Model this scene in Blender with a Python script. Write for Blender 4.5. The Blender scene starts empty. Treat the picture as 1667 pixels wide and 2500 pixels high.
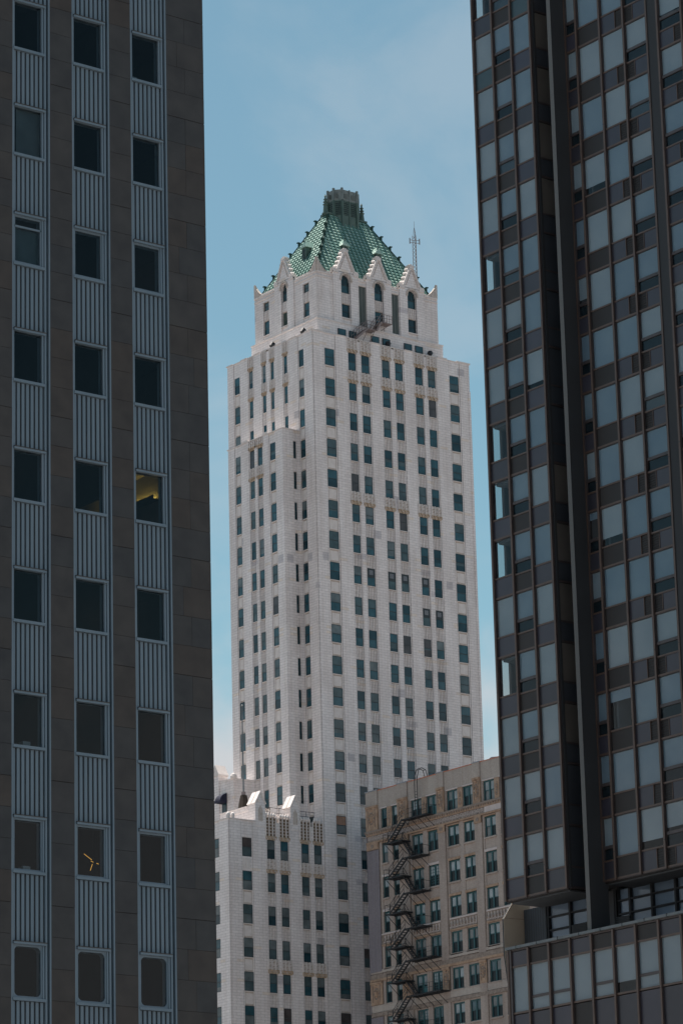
import bpy, bmesh, math, random
from mathutils import Vector, Matrix
R = random.Random(7)
scn = bpy.context.scene
COL = scn.collection

# ------------------------------------------------------------------ camera
yaw, pitch, roll = math.radians(37.94), math.radians(15.99576), math.radians(-1.48818)
CAM_H = 12.0
def _cam_axes():
    f = Vector((0, math.cos(pitch), math.sin(pitch))); u = Vector((0, -math.sin(pitch), math.cos(pitch))); r = Vector((1, 0, 0))
    c, s = math.cos(roll), math.sin(roll)
    r2 = c * r + s * u; u2 = -s * r + c * u
    Rz = Matrix.Rotation(-yaw, 3, 'Z')
    return Rz @ r2, Rz @ u2, Rz @ f
_r, _u, _f = _cam_axes()
cd = bpy.data.cameras.new("camera"); cam = bpy.data.objects.new("camera", cd); COL.objects.link(cam)
cam.matrix_world = Matrix(((_r.x, _u.x, -_f.x, 0), (_r.y, _u.y, -_f.y, 0), (_r.z, _u.z, -_f.z, CAM_H), (0, 0, 0, 1)))
cd.sensor_fit = 'VERTICAL'; cd.sensor_height = 36.0; cd.lens = 8444.138 / 2500 * 36
cd.clip_start = 0.5; cd.clip_end = 6000
scn.camera = cam

# ------------------------------------------------------------------ sky, sun, exposure
S = Vector((0.03, 0.335, 0.94)).normalized()
SUN_EL = math.asin(S.z); SUN_ROT = math.atan2(S.x, S.y)
w = bpy.data.worlds.new("World"); scn.world = w; w.use_nodes = True
nt = w.node_tree; N = nt.nodes; L = nt.links; N.clear()
def nd(tree, t, **k):
    n = tree.nodes.new(t)
    for a, b in k.items(): setattr(n, a, b)
    return n
sky = nd(nt, 'ShaderNodeTexSky', sky_type='NISHITA', sun_disc=False, sun_elevation=SUN_EL, sun_rotation=SUN_ROT)
sky.air_density = 1.0; sky.dust_density = 0.6; sky.ozone_density = 2.2; sky.altitude = 200
tc = nd(nt, 'ShaderNodeTexCoord'); mp = nd(nt, 'ShaderNodeMapping'); mp.inputs['Scale'].default_value = (5.0, 5.0, 9.0)
mp.inputs['Location'].default_value = (0.35, 1.7, 0.0)
L.new(tc.outputs['Generated'], mp.inputs['Vector'])
nz = nd(nt, 'ShaderNodeTexNoise'); nz.inputs['Scale'].default_value = 1.9; nz.inputs['Detail'].default_value = 7; nz.inputs['Roughness'].default_value = 0.55
nz.inputs['Distortion'].default_value = 0.4
L.new(mp.outputs['Vector'], nz.inputs['Vector'])
cr = nd(nt, 'ShaderNodeMapRange', interpolation_type='SMOOTHSTEP'); cr.inputs['From Min'].default_value = 0.44; cr.inputs['From Max'].default_value = 0.72
cr.inputs['To Max'].default_value = 0.25
L.new(nz.outputs['Fac'], cr.inputs['Value'])
# low cumulus bank near the horizon
sx = nd(nt, 'ShaderNodeSeparateXYZ'); L.new(tc.outputs['Generated'], sx.inputs[0])
lo = nd(nt, 'ShaderNodeMapRange', interpolation_type='SMOOTHSTEP'); lo.inputs['From Min'].default_value = 0.252; lo.inputs['From Max'].default_value = 0.195
lo.inputs['To Min'].default_value = 0.0; lo.inputs['To Max'].default_value = 1.0
nz2 = nd(nt, 'ShaderNodeTexNoise'); nz2.inputs['Scale'].default_value = 30; nz2.inputs['Detail'].default_value = 6
L.new(tc.outputs['Generated'], nz2.inputs['Vector'])
ad = nd(nt, 'ShaderNodeMath', operation='MULTIPLY_ADD'); ad.inputs[1].default_value = 0.11; L.new(nz2.outputs['Fac'], ad.inputs[0])
sb = nd(nt, 'ShaderNodeMath', operation='SUBTRACT'); sb.inputs[1].default_value = 0.055; L.new(ad.outputs[0], sb.inputs[0]); L.new(sx.outputs['Z'], ad.inputs[2])
L.new(sb.outputs[0], lo.inputs['Value'])
mx0 = nd(nt, 'ShaderNodeMath', operation='MAXIMUM'); L.new(cr.outputs[0], mx0.inputs[0]); L.new(lo.outputs[0], mx0.inputs[1])
grade = nd(nt, 'ShaderNodeMix', data_type='RGBA', blend_type='MULTIPLY'); grade.inputs[0].default_value = 1.0
grade.inputs[7].default_value = (1.0, 1.17, 0.93, 1)
L.new(sky.outputs[0], grade.inputs[6])
mixc = nd(nt, 'ShaderNodeMix', data_type='RGBA'); mixc.inputs[7].default_value = (5.5, 5.75, 6.0, 1)
L.new(mx0.outputs[0], mixc.inputs[0]); L.new(grade.outputs[2], mixc.inputs[6])
bg = nd(nt, 'ShaderNodeBackground'); bg.inputs['Strength'].default_value = 0.05
L.new(mixc.outputs[2], bg.inputs['Color'])
wo = nd(nt, 'ShaderNodeOutputWorld'); L.new(bg.outputs[0], wo.inputs['Surface'])
sd = bpy.data.lights.new("sun", 'SUN'); sd.energy = 4.8; sd.angle = math.radians(0.5); sd.color = (1.0, 0.93, 0.86)
sun = bpy.data.objects.new("sun", sd); COL.objects.link(sun); sun.rotation_euler = S.to_track_quat('Z', 'Y').to_euler(); sun.location = (0, 0, 400)
vs = scn.view_settings; vs.view_transform = 'Standard'; vs.look = 'None'; vs.gamma = 1; vs.use_curve_mapping = False; vs.exposure = 1.13
scn.cycles.max_bounces = 6; scn.cycles.diffuse_bounces = 3; scn.cycles.glossy_bounces = 3; scn.cycles.transparent_max_bounces = 10
scn.cycles.use_denoising = True

# ------------------------------------------------------------------ materials
M = {}
def principled(name, col=(.5, .5, .5), rough=.7, spec=.3, metal=0.0):
    m = bpy.data.materials.new(name); m.use_nodes = True; M[name] = m
    b = m.node_tree.nodes['Principled BSDF']
    b.inputs['Base Color'].default_value = (*col, 1); b.inputs['Roughness'].default_value = rough
    b.inputs['Specular IOR Level'].default_value = spec; b.inputs['Metallic'].default_value = metal
    return m, m.node_tree, b
def uvz(t):
    g = nd(t, 'ShaderNodeNewGeometry'); s = nd(t, 'ShaderNodeSeparateXYZ'); t.links.new(g.outputs['Position'], s.inputs[0])
    a = nd(t, 'ShaderNodeMath', operation='ADD'); t.links.new(s.outputs['X'], a.inputs[0]); t.links.new(s.outputs['Y'], a.inputs[1])
    c = nd(t, 'ShaderNodeCombineXYZ'); t.links.new(a.outputs[0], c.inputs['X']); t.links.new(s.outputs['Z'], c.inputs['Y'])
    return g, a, s, c
def mul(t, a, b, fac=1.0):
    m = nd(t, 'ShaderNodeMix', data_type='RGBA', blend_type='MULTIPLY'); m.inputs[0].default_value = fac
    t.links.new(a, m.inputs[6]); t.links.new(b, m.inputs[7]); return m.outputs[2]
def noise_ramp(t, vec, scale, c0, c1, lo=.35, hi=.7, detail=5, sc3=None):
    if sc3:
        mpn = nd(t, 'ShaderNodeMapping'); mpn.inputs['Scale'].default_value = sc3; t.links.new(vec, mpn.inputs[0]); vec = mpn.outputs[0]
    n = nd(t, 'ShaderNodeTexNoise'); n.inputs['Scale'].default_value = scale; n.inputs['Detail'].default_value = detail
    t.links.new(vec, n.inputs['Vector'])
    r = nd(t, 'ShaderNodeValToRGB'); r.color_ramp.elements[0].position = lo; r.color_ramp.elements[1].position = hi
    r.color_ramp.elements[0].color = (*c0, 1); r.color_ramp.elements[1].color = (*c1, 1)
    t.links.new(n.outputs['Fac'], r.inputs[0]); return r.outputs[0]
def masonry(name, c1, c2, mortar, bw, bh, ms, rough=.6, spec=.35, dirt=(.82, .8, .78), patches=None, bias=0.0):
    m, t, b = principled(name, c1, rough, spec)
    g, ua, s, c = uvz(t)
    br = nd(t, 'ShaderNodeTexBrick'); br.offset = .5
    br.inputs['Scale'].default_value = 1; br.inputs['Brick Width'].default_value = bw; br.inputs['Row Height'].default_value = bh
    br.inputs['Mortar Size'].default_value = ms; br.inputs['Mortar Smooth'].default_value = .1; br.inputs['Bias'].default_value = bias
    br.inputs['Color1'].default_value = (*c1, 1); br.inputs['Color2'].default_value = (*c2, 1); br.inputs['Mortar'].default_value = (*mortar, 1)
    t.links.new(c.outputs[0], br.inputs['Vector'])
    out = br.outputs['Color']
    if patches:
        # replaced blocks: a coarse cell grid, a few cells of it a different glaze
        def cell(src, size):
            d = nd(t, 'ShaderNodeMath', operation='DIVIDE'); d.inputs[1].default_value = size; t.links.new(src, d.inputs[0])
            f = nd(t, 'ShaderNodeMath', operation='FLOOR'); t.links.new(d.outputs[0], f.inputs[0]); return f.outputs[0]
        for (pu, pz, thr, pc, sd_) in patches:
            cc = nd(t, 'ShaderNodeCombineXYZ'); t.links.new(cell(ua.outputs[0], pu), cc.inputs[0]); t.links.new(cell(s.outputs['Z'], pz), cc.inputs[1])
            cc.inputs[2].default_value = sd_
            wn = nd(t, 'ShaderNodeTexWhiteNoise', noise_dimensions='3D'); t.links.new(cc.outputs[0], wn.inputs['Vector'])
            gt = nd(t, 'ShaderNodeMath', operation='GREATER_THAN'); gt.inputs[1].default_value = thr; t.links.new(wn.outputs['Value'], gt.inputs[0])
            fm = nd(t, 'ShaderNodeMath', operation='MULTIPLY'); fm.inputs[1].default_value = .8; t.links.new(gt.outputs[0], fm.inputs[0])
            mx = nd(t, 'ShaderNodeMix', data_type='RGBA', blend_type='MULTIPLY'); t.links.new(fm.outputs[0], mx.inputs[0]); t.links.new(out, mx.inputs[6])
            mx.inputs[7].default_value = (*pc, 1); out = mx.outputs[2]
    d = noise_ramp(t, g.outputs['Position'], .35, dirt, (1, 1, 1), .3, .62, 6, (1, 1, .35))
    out = mul(t, out, d)
    d3 = noise_ramp(t, g.outputs['Position'], 1.0, (.93, .915, .90), (1, 1, 1), .33, .55, 4, (2.6, 2.6, .16)); out = mul(t, out, d3)
    d2 = noise_ramp(t, g.outputs['Position'], 5.0, (.9, .9, .9), (1.04, 1.03, 1.02), .3, .7, 3)
    out = mul(t, out, d2)
    t.links.new(out, b.inputs['Base Color'])
    return m
def mottled(name, c0, c1, scale=1.0, rough=.6, spec=.3, metal=0.0, sc3=None, island=0.0):
    m, t, b = principled(name, c0, rough, spec, metal)
    g = nd(t, 'ShaderNodeNewGeometry')
    o = noise_ramp(t, g.outputs['Position'], scale, c0, c1, .3, .7, 6, sc3)
    if island:
        r = nd(t, 'ShaderNodeMapRange'); r.inputs['To Min'].default_value = 1 - island; r.inputs['To Max'].default_value = 1 + island
        t.links.new(g.outputs['Random Per Island'], r.inputs['Value'])
        hs = nd(t, 'ShaderNodeHueSaturation'); t.links.new(r.outputs[0], hs.inputs['Value']); t.links.new(r.outputs[0], hs.inputs['Saturation'])
        t.links.new(o, hs.inputs['Color']); o = hs.outputs[0]
    t.links.new(o, b.inputs['Base Color']); return m

masonry('terracotta', (.82, .775, .765), (.75, .705, .697), (.50, .465, .455), .92, .305, .016, .42, .4, (.86, .84, .83),
        patches=[(.95, .92, .995, (.62, .63, .67), 3.0), (1.1, .305, .978, (1.0, .93, .82), 9.0), (1.35, .61, .996, (.72, .72, .76), 14.0)])
mottled('joint_shade', (.36, .32, .31), (.46, .42, .41), 2.0, .7, .2)
mottled('terracotta_relief', (.40, .34, .29), (.54, .48, .44), 2.6, .55, .3)  # dirty cream terracotta, darkened further so recessed backing reads as shaded
mottled('tracery_void', (.10, .065, .04), (.17, .12, .08), 3.0, .8, .1)  # shallow dark plates coloured like shaded openings; nothing is cut through
mottled('corbel_ochre', (.34, .24, .15), (.56, .47, .38), 3.0, .6, .3)
mottled('coping', (.60, .55, .525), (.70, .65, .625), 2.0, .55, .3)
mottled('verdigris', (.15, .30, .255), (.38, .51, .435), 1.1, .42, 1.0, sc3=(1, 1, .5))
mottled('verdigris_rib', (.05, .14, .12), (.09, .20, .17), 1.3, .5, .5)  # dark colour paints shadow lines along tile ribs and course risers
mottled('old_copper', (.045, .085, .075), (.10, .15, .13), 1.6, .5, .4, sc3=(2, 2, .3))
mottled('slot_copper', (.085, .105, .10), (.14, .155, .15), 1.2, .6, .3, sc3=(2, 2, .3))
mottled('crocket', (.02, .05, .045), (.04, .08, .07), 1.2, .8, .1)
mottled('lead_band', (.12, .15, .148), (.21, .24, .238), 2.0, .6, .3, sc3=(2, 2, .4))
mottled('copper_dark', (.015, .03, .03), (.03, .05, .048), 2, .5, .3)
mottled('roof_tar', (.16, .15, .14), (.24, .22, .2), .8, .9, .1)
mottled('shroud', (.035, .028, .024), (.06, .05, .042), 2, .8, .1)
mottled('sash', (.022, .032, .037), (.034, .044, .049), 3, .5, .4)
mottled('iron', (.016, .019, .023), (.03, .032, .036), 4, .6, .3)
mottled('rusty_iron', (.19, .165, .165), (.27, .225, .22), 3, .7, .2)
for n_, c_ in (('pane_dark', (.013, .040, .052)), ('pane_black', (.009, .022, .027)), ('pane_teal', (.028, .080, .100)), ('pane_grey', (.058, .090, .098)), ('pane_blind', (.115, .140, .145)),
               ('pane_warm', (.062, .055, .055)), ('pane_pale', (.22, .27, .29)), ('pane_orange', (.20, .085, .04))):
    mm, t_, b_ = principled(n_, c_, .07, .15 if n_ == 'pane_black' else .5)
    g_ = nd(t_, 'ShaderNodeNewGeometry')
    o_ = noise_ramp(t_, g_.outputs['Position'], .9, tuple(x * .72 for x in c_), tuple(x * 1.3 for x in c_), .3, .7, 2)
    t_.links.new(o_, b_.inputs['Base Color'])
# clear glazing: tinted see-through sheet with a fresnel reflection
def glazing(name, tint, f0=.04):
    m = bpy.data.materials.new(name); m.use_nodes = True; M[name] = m; t = m.node_tree; t.nodes.clear()
    lw = nd(t, 'ShaderNodeLayerWeight'); lw.inputs['Blend'].default_value = .5
    pw = nd(t, 'ShaderNodeMath', operation='POWER'); pw.inputs[1].default_value = 5.0; t.links.new(lw.outputs['Facing'], pw.inputs[0])
    fr = nd(t, 'ShaderNodeMath', operation='MULTIPLY_ADD'); fr.inputs[1].default_value = 1 - f0; fr.inputs[2].default_value = f0; t.links.new(pw.outputs[0], fr.inputs[0])
    tr = nd(t, 'ShaderNodeBsdfTransparent'); tr.inputs['Color'].default_value = (*tint, 1)
    gl = nd(t, 'ShaderNodeBsdfGlossy'); gl.inputs['Roughness'].default_value = .02
    mx = nd(t, 'ShaderNodeMixShader'); t.links.new(fr.outputs[0], mx.inputs[0]); t.links.new(tr.outputs[0], mx.inputs[1]); t.links.new(gl.outputs[0], mx.inputs[2])
    o = nd(t, 'ShaderNodeOutputMaterial'); t.links.new(mx.outputs[0], o.inputs[0])
glazing('glass_smoke', (.72, .75, .76), .022); glazing('glass_clear', (.93, .955, .965), .022); glazing('glass_end', (.82, .82, .80), .03)
m, t, b = principled('stone_block', (.06, .055, .05), .7, .25)
g = nd(t, 'ShaderNodeNewGeometry')
ir = nd(t, 'ShaderNodeValToRGB'); ir.color_ramp.elements[0].color = (.052, .056, .059, 1); ir.color_ramp.elements[1].color = (.065, .058, .053, 1)
e = ir.color_ramp.elements.new(.5); e.color = (.060, .060, .060, 1); e = ir.color_ramp.elements.new(.8); e.color = (.060, .058, .056, 1)
t.links.new(g.outputs['Random Per Island'], ir.inputs[0])
t.links.new(mul(t, ir.outputs[0], noise_ramp(t, g.outputs['Position'], 1.3, (.80, .80, .82), (1.12, 1.1, 1.08), .3, .7, 7)), b.inputs['Base Color'])
mottled('stone_joint', (.03, .027, .025), (.035, .03, .03), 2, .9, .1)
mottled('aluminium', (.128, .182, .225), (.155, .21, .255), 1.2, .45, .4, sc3=(1, 1, .2))
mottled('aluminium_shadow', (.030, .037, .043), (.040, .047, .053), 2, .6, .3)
mottled('room_dark', (.026, .036, .040), (.042, .054, .058), 1.0, .9, .1)
mottled('room_plaster', (.16, .155, .15), (.2, .19, .185), 1.0, .9, .1)
mottled('bronze', (.052, .042, .042), (.072, .056, .054), 2, .4, .5)
mottled('bronze_trim', (.085, .055, .042), (.11, .072, .055), 3, .4, .5)
mottled('panel_plum', (.033, .032, .044), (.046, .043, .056), .8, .35, .5, island=.18)
mottled('panel_brown', (.019, .016, .015), (.028, .023, .021), .8, .5, .4, island=.15)
mottled('panel_teal', (.035, .06, .07), (.045, .075, .085), .8, .3, .5)
mottled('pier_dark', (.032, .034, .037), (.045, .047, .050), .6, .6, .3, sc3=(1, 1, .1))
mottled('pier_lit_edge', (.11, .112, .11), (.14, .142, .138), .6, .6, .3, sc3=(1, 1, .1))  # lighter copy of the pier colour, for the face towards open sky
mottled('slate_wall', (.055, .065, .078), (.075, .088, .10), .9, .6, .3, sc3=(3, 3, .15))
mottled('terrace_sky_tint', (.19, .245, .325), (.24, .30, .38), .5, .5, .4)  # sky reflection painted as a blue tint behind the terrace glass
mottled('roller_blind_dark', (.045, .065, .078), (.06, .08, .095), .5, .8, .2)
mottled('room_tower', (.075, .085, .095), (.10, .11, .12), .6, .9, .1)
mottled('return_panel', (.11, .098, .086), (.14, .125, .11), .8, .6, .3)
mottled('return_dark', (.045, .05, .06), (.055, .062, .072), .8, .5, .3)
mottled('beige_concrete', (.40, .34, .27), (.48, .42, .34), .7, .8, .2)
mottled('roller_blind', (.275, .32, .35), (.335, .375, .40), .5, .8, .2)
mottled('roller_blind_dim', (.185, .25, .305), (.24, .305, .35), .5, .8, .2)
masonry('brown_brick', (.435, .37, .33), (.355, .30, .268), (.37, .325, .30), .22, .075, .010, .8, .2, (.72, .7, .7))
masonry('parapet_brick', (.47, .42, .38), (.40, .355, .325), (.37, .34, .31), .22, .075, .010, .8, .2, (.82, .8, .8))
masonry('plum_brick', (.235, .22, .245), (.205, .19, .215), (.21, .195, .21), .22, .075, .008, .8, .2, (.85, .85, .85))
mottled('tan_terracotta', (.26, .175, .125), (.41, .295, .215), 2.4, .7, .2)
mottled('soot_relief', (.17, .135, .115), (.31, .26, .225), 3.5, .75, .2)
mottled('pale_lintel', (.46, .41, .40), (.55, .49, .47), 2, .7, .2)
mottled('teal_paint', (.016, .070, .080), (.028, .10, .11), 1.5, .5, .4)
mottled('teal_door', (.03, .12, .135), (.04, .15, .16), 1.5, .5, .4)
mottled('orange_tile', (.38, .11, .06), (.5, .17, .10), 3, .6, .3)
mottled('grey_sheet', (.20, .22, .25), (.28, .30, .33), 2, .5, .4)
mottled('navy_canvas', (.012, .014, .03), (.022, .024, .045), 2, .8, .2)
mottled('steel', (.10, .12, .13), (.16, .18, .19), 2, .4, .5)
masonry('ground_paving', (.23, .22, .21), (.265, .255, .245), (.18, .17, .165), 6.0, 6.0, .03, .9, .15)
def emitter(name, col, s):
    m, t, b = principled(name, col); b.inputs['Emission Color'].default_value = (*col, 1); b.inputs['Emission Strength'].default_value = s
emitter('lamp_yellow', (1.0, .66, .12), 11.0); emitter('lamp_orange', (1.0, .52, .10), .55); emitter('lamp_small', (1, .32, .10), .7)

# ------------------------------------------------------------------ mesh builder
class MB:
    def __init__(s): s.v = []; s.f = []; s.m = []
    def face(s, pts, mat):
        i = len(s.v); s.v += [tuple(p) for p in pts]; s.f.append(tuple(range(i, i + len(pts)))); s.m.append(mat)
    def mesh(s, pts, faces, mat):
        i = len(s.v); s.v += [tuple(p) for p in pts]
        for f in faces: s.f.append(tuple(i + k for k in f)); s.m.append(mat)
    def hexa(s, p, mat):
        s.mesh(p, [(0, 3, 2, 1), (4, 5, 6, 7), (0, 1, 5, 4), (1, 2, 6, 5), (2, 3, 7, 6), (3, 0, 4, 7)], mat)
    def box(s, x0, x1, y0, y1, z0, z1, mat):
        s.hexa([(x0, y0, z0), (x1, y0, z0), (x1, y1, z0), (x0, y1, z0), (x0, y0, z1), (x1, y0, z1), (x1, y1, z1), (x0, y1, z1)], mat)
    def fb(s, F, u0, u1, o0, o1, z0, z1, mat):
        s.hexa([F(u0, o1, z0), F(u1, o1, z0), F(u1, o0, z0), F(u0, o0, z0), F(u0, o1, z1), F(u1, o1, z1), F(u1, o0, z1), F(u0, o0, z1)], mat)
    def prism(s, F, poly, o0, o1, mat):              # poly: (u, z) outline, extruded along the facade normal
        n = len(poly); p = [F(u, o1, z) for u, z in poly] + [F(u, o0, z) for u, z in poly]
        s.mesh(p, [tuple(range(n)), tuple(range(2 * n - 1, n - 1, -1))] + [(i, (i + 1) % n, n + (i + 1) % n, n + i) for i in range(n)], mat)
    def bar(s, p, q, w_, mat, h_=None):
        p = Vector(p); q = Vector(q); d = (q - p).normalized()
        a = d.cross(Vector((0, 0, 1)))
        if a.length < 1e-3: a = Vector((1, 0, 0))
        a.normalize(); b = a.cross(d); a *= w_ / 2; b *= (h_ or w_) / 2
        s.hexa([p - a - b, p + a - b, p + a + b, p - a + b, q - a - b, q + a - b, q + a + b, q - a + b], mat)
    def tube(s, p, q, r0, mat, r1=None, n=8):
        r1 = r0 if r1 is None else r1
        p = Vector(p); q = Vector(q); d = (q - p).normalized(); a = d.cross(Vector((0, 0, 1)))
        if a.length < 1e-3: a = Vector((1, 0, 0))
        a.normalize(); b = a.cross(d)
        pts = []
        for c, r in ((p, r0), (q, r1)):
            for i in range(n):
                t = 2 * math.pi * i / n; pts.append(c + (a * math.cos(t) + b * math.sin(t)) * r)
        s.mesh(pts, [(i, (i + 1) % n, n + (i + 1) % n, n + i) for i in range(n)] + [tuple(range(n - 1, -1, -1)), tuple(range(n, 2 * n))], mat)
    def lathe(s, c, prof, mat, n=10):
        pts = []
        for r, z in prof:
            for i in range(n):
                t = 2 * math.pi * i / n; pts.append((c[0] + r * math.cos(t), c[1] + r * math.sin(t), c[2] + z))
        fs = [tuple(range(n - 1, -1, -1)), tuple(range((len(prof) - 1) * n, len(prof) * n))]
        for k in range(len(prof) - 1):
            fs += [(k * n + i, k * n + (i + 1) % n, (k + 1) * n + (i + 1) % n, (k + 1) * n + i) for i in range(n)]
        s.mesh(pts, fs, mat)
    def add(s, o):
        i = len(s.v); s.v += o.v; s.f += [tuple(k + i for k in f) for f in o.f]; s.m += o.m
    def build(s, name, parent=None, smooth=False):
        xs = [v[0] for v in s.v]; ys = [v[1] for v in s.v]; zs = [v[2] for v in s.v]
        org = Vector(((min(xs) + max(xs)) / 2, (min(ys) + max(ys)) / 2, min(zs)))
        me = bpy.data.meshes.new(name)
        me.from_pydata([(v[0] - org.x, v[1] - org.y, v[2] - org.z) for v in s.v], [], s.f)
        keys = list(dict.fromkeys(s.m)); idx = {k: i for i, k in enumerate(keys)}
        for k in keys: me.materials.append(M[k])
        me.polygons.foreach_set('material_index', [idx[k] for k in s.m])
        bm = bmesh.new(); bm.from_mesh(me); bmesh.ops.recalc_face_normals(bm, faces=bm.faces); bm.to_mesh(me); bm.free()
        if smooth: me.polygons.foreach_set('use_smooth', [True] * len(me.polygons))
        o = bpy.data.objects.new(name, me); COL.objects.link(o)
        WL[o] = org
        if parent is not None:
            o.parent = parent; o.location = org - WL[parent]
        else: o.location = org
        return o
WL = {}
def FA(Y0): return lambda u, o, z: (u, Y0 - o, z)      # facade looking along -y, u = x
def FB(X0): return lambda u, o, z: (X0 - o, u, z)      # facade looking along -x, u = y
def thing(name, label, cat, loc, group=None):
    o = bpy.data.objects.new(name, None); COL.objects.link(o); o.location = loc; WL[o] = Vector(loc); o.empty_display_size = .5
    o['label'] = label; o['category'] = cat
    if group: o['group'] = group
    return o
def tag(o, label, cat, group=None):
    o['label'] = label; o['category'] = cat
    if group: o['group'] = group
    return o

class Repeats:                                          # up to 100 of a kind as parts, the smallest rest as one stuff part
    def __init__(s, name, parent, cap=100): s.n = name; s.p = parent; s.cap = cap; s.items = []
    def add(s, size, main, subs=(), label=None): s.items.append((size, len(s.items), main, list(subs), label))
    def finish(s):
        it = sorted(s.items, key=lambda a: (-a[0], a[1]))
        for _, _, m, subs, lab in it[:s.cap]:
            o = m.build(s.n, s.p)
            if lab: o['label'] = lab
            for nm, sm in subs: sm.build(nm, o)
        rest = it[s.cap:]
        if rest:
            mb = MB()
            for _, _, m, subs, lab in rest:
                mb.add(m)
                for nm, sm in subs: mb.add(sm)
            mb.build(s.n, s.p)['kind'] = 'stuff'

# ------------------------------------------------------------------ ground
g = MB(); g.face([(-3000, -3000, 0), (3000, -3000, 0), (3000, 3000, 0), (-3000, 3000, 0)], 'ground_paving')
go = g.build('ground'); go['kind'] = 'structure'

# ================================================================== WHITE SKYSCRAPER
tower = thing('white_skyscraper', 'white glazed terracotta skyscraper with a steep green copper roof, standing between two dark towers', 'skyscraper', (230.2, 300, 0))
XT0, XT1, YT0, YT1 = 230.2, 253.75, 300.0, 316.7
ZP = 142.4; FLOOR = 3.6625
def sill(k): return 138.5 - FLOOR * k
WH = 2.06
wins = Repeats('window', tower)
def sash_window(F, u0, u1, z0, z1, oo, tops=None, size=None, split=.5, label=None, vent=False, arch=False):
    fr = MB(); pn = MB(); t = .05
    if not arch:
        fr.fb(F, u0, u0 + t, oo - .12, oo, z0, z1, 'sash'); fr.fb(F, u1 - t, u1, oo - .12, oo, z0, z1, 'sash')
        fr.fb(F, u0 + t, u1 - t, oo - .12, oo, z1 - t, z1, 'sash'); fr.fb(F, u0 + t, u1 - t, oo - .12, oo, z0, z0 + t * 1.2, 'sash')
    zm = z0 + (z1 - z0) * split
    fr.fb(F, u0 + t, u1 - t, oo - .10, oo - .015, zm - .035, zm + .035, 'sash')
    a, b = tops or R.choice(PANES)
    if arch:
        fr.fb(F, u0, u0 + t, oo - .12, oo, z0, z1 - .8, 'sash'); fr.fb(F, u1 - t, u1, oo - .12, oo, z0, z1 - .8, 'sash'); fr.fb(F, u0 + t, u1 - t, oo - .12, oo, z0, z0 + t, 'sash')
        fr.fb(F, (u0 + u1) / 2 - .025, (u0 + u1) / 2 + .025, oo - .1, oo - .015, zm + .03, z1 - .2, 'sash')
        pn.fb(F, u0 + t, u1 - t, oo - .09, oo - .06, z0 + t, zm - .03, b)
        pn.fb(F, u0 + t, u1 - t, oo - .085, oo - .055, zm + .03, z1 - .02, a)
    else:
        pn.fb(F, u0 + t, u1 - t, oo - .05, oo - .025, zm + .035, z1 - t, a)
        if R.random() < .42 and not vent:               # a shade drawn part of the way down the lower sash
            zz = z0 + (zm - z0) * R.choice((.35, .5, .65, .8))
            pn.fb(F, u0 + t, u1 - t, oo - .07, oo - .045, zz, zm - .035, R.choice((a, b, 'pane_grey'))); pn.fb(F, u0 + t, u1 - t, oo - .07, oo - .045, z0 + t * 1.2, zz, b)
        else: pn.fb(F, u0 + t, u1 - t, oo - .07, oo - .045, z0 + t * 1.2, zm - .035, b)
    subs = [('pane', pn)]
    if vent:
        vg = MB(); um = (u0 + u1) / 2
        vg.fb(F, u0 + t, u1 - t, oo - .05, oo - .02, zm + .04, z1 - t, 'sash')
        for q in range(5): vg.fb(F, um - .28, um + .28, oo - .03, oo - .005, z1 - .72 + q * .11, z1 - .66 + q * .11, 'grey_sheet')
        subs.append(('vent_grille', vg))
    wins.add(size or (u1 - u0) * (z1 - z0), fr, subs, label)
PANES = ([('pane_grey', 'pane_teal')] * 5 + [('pane_teal', 'pane_dark')] * 5 + [('pane_teal', 'pane_teal')] * 5 + [('pane_dark', 'pane_teal')] * 3 + [('pane_blind', 'pane_teal')] * 3 +
         [('pane_blind', 'pane_dark')] * 2 + [('pane_warm', 'pane_warm')] * 2 + [('pane_grey', 'pane_grey')] * 3 + [('pane_dark', 'pane_dark')] * 2)
PALE = [('pane_blind', 'pane_grey')] * 3 + [('pane_grey', 'pane_teal')] * 3 + [('pane_teal', 'pane_blind')] * 3 + [('pane_blind', 'pane_dark')] * 2 + [('pane_warm', 'pane_grey')] + [('pane_grey', 'pane_blind')] * 2

wall = MB(); orn = []
def pier(F, u0, u1, z0, z1, stepped=True):
    wall.fb(F, u0, u1, -.45, -.05 if stepped else 0, z0, z1, 'terracotta')
    if stepped and u1 - u0 > .7:
        d = .16 if u1 - u0 > 1.2 else .11
        wall.fb(F, u0 + d, u1 - d, -.06, .0, z0, z1, 'terracotta')
        for a in (u0 + d - .045, u1 - d + .005): wall.fb(F, a, a + .04, -.06, -.03, z0, z1 - .1, 'joint_shade')  # dark strips colour in the joint and shadow at each pier step
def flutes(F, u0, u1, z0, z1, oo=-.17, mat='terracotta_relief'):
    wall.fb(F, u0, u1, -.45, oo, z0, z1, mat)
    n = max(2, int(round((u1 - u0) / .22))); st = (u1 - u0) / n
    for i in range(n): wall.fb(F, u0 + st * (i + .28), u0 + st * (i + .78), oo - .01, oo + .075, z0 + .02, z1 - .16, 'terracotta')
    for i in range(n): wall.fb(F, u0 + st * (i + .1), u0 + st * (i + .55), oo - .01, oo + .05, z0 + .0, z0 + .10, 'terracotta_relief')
    wall.fb(F, u0, u1, oo - .01, oo + .16, z1 - .09, z1 - .01, 'coping')
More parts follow.
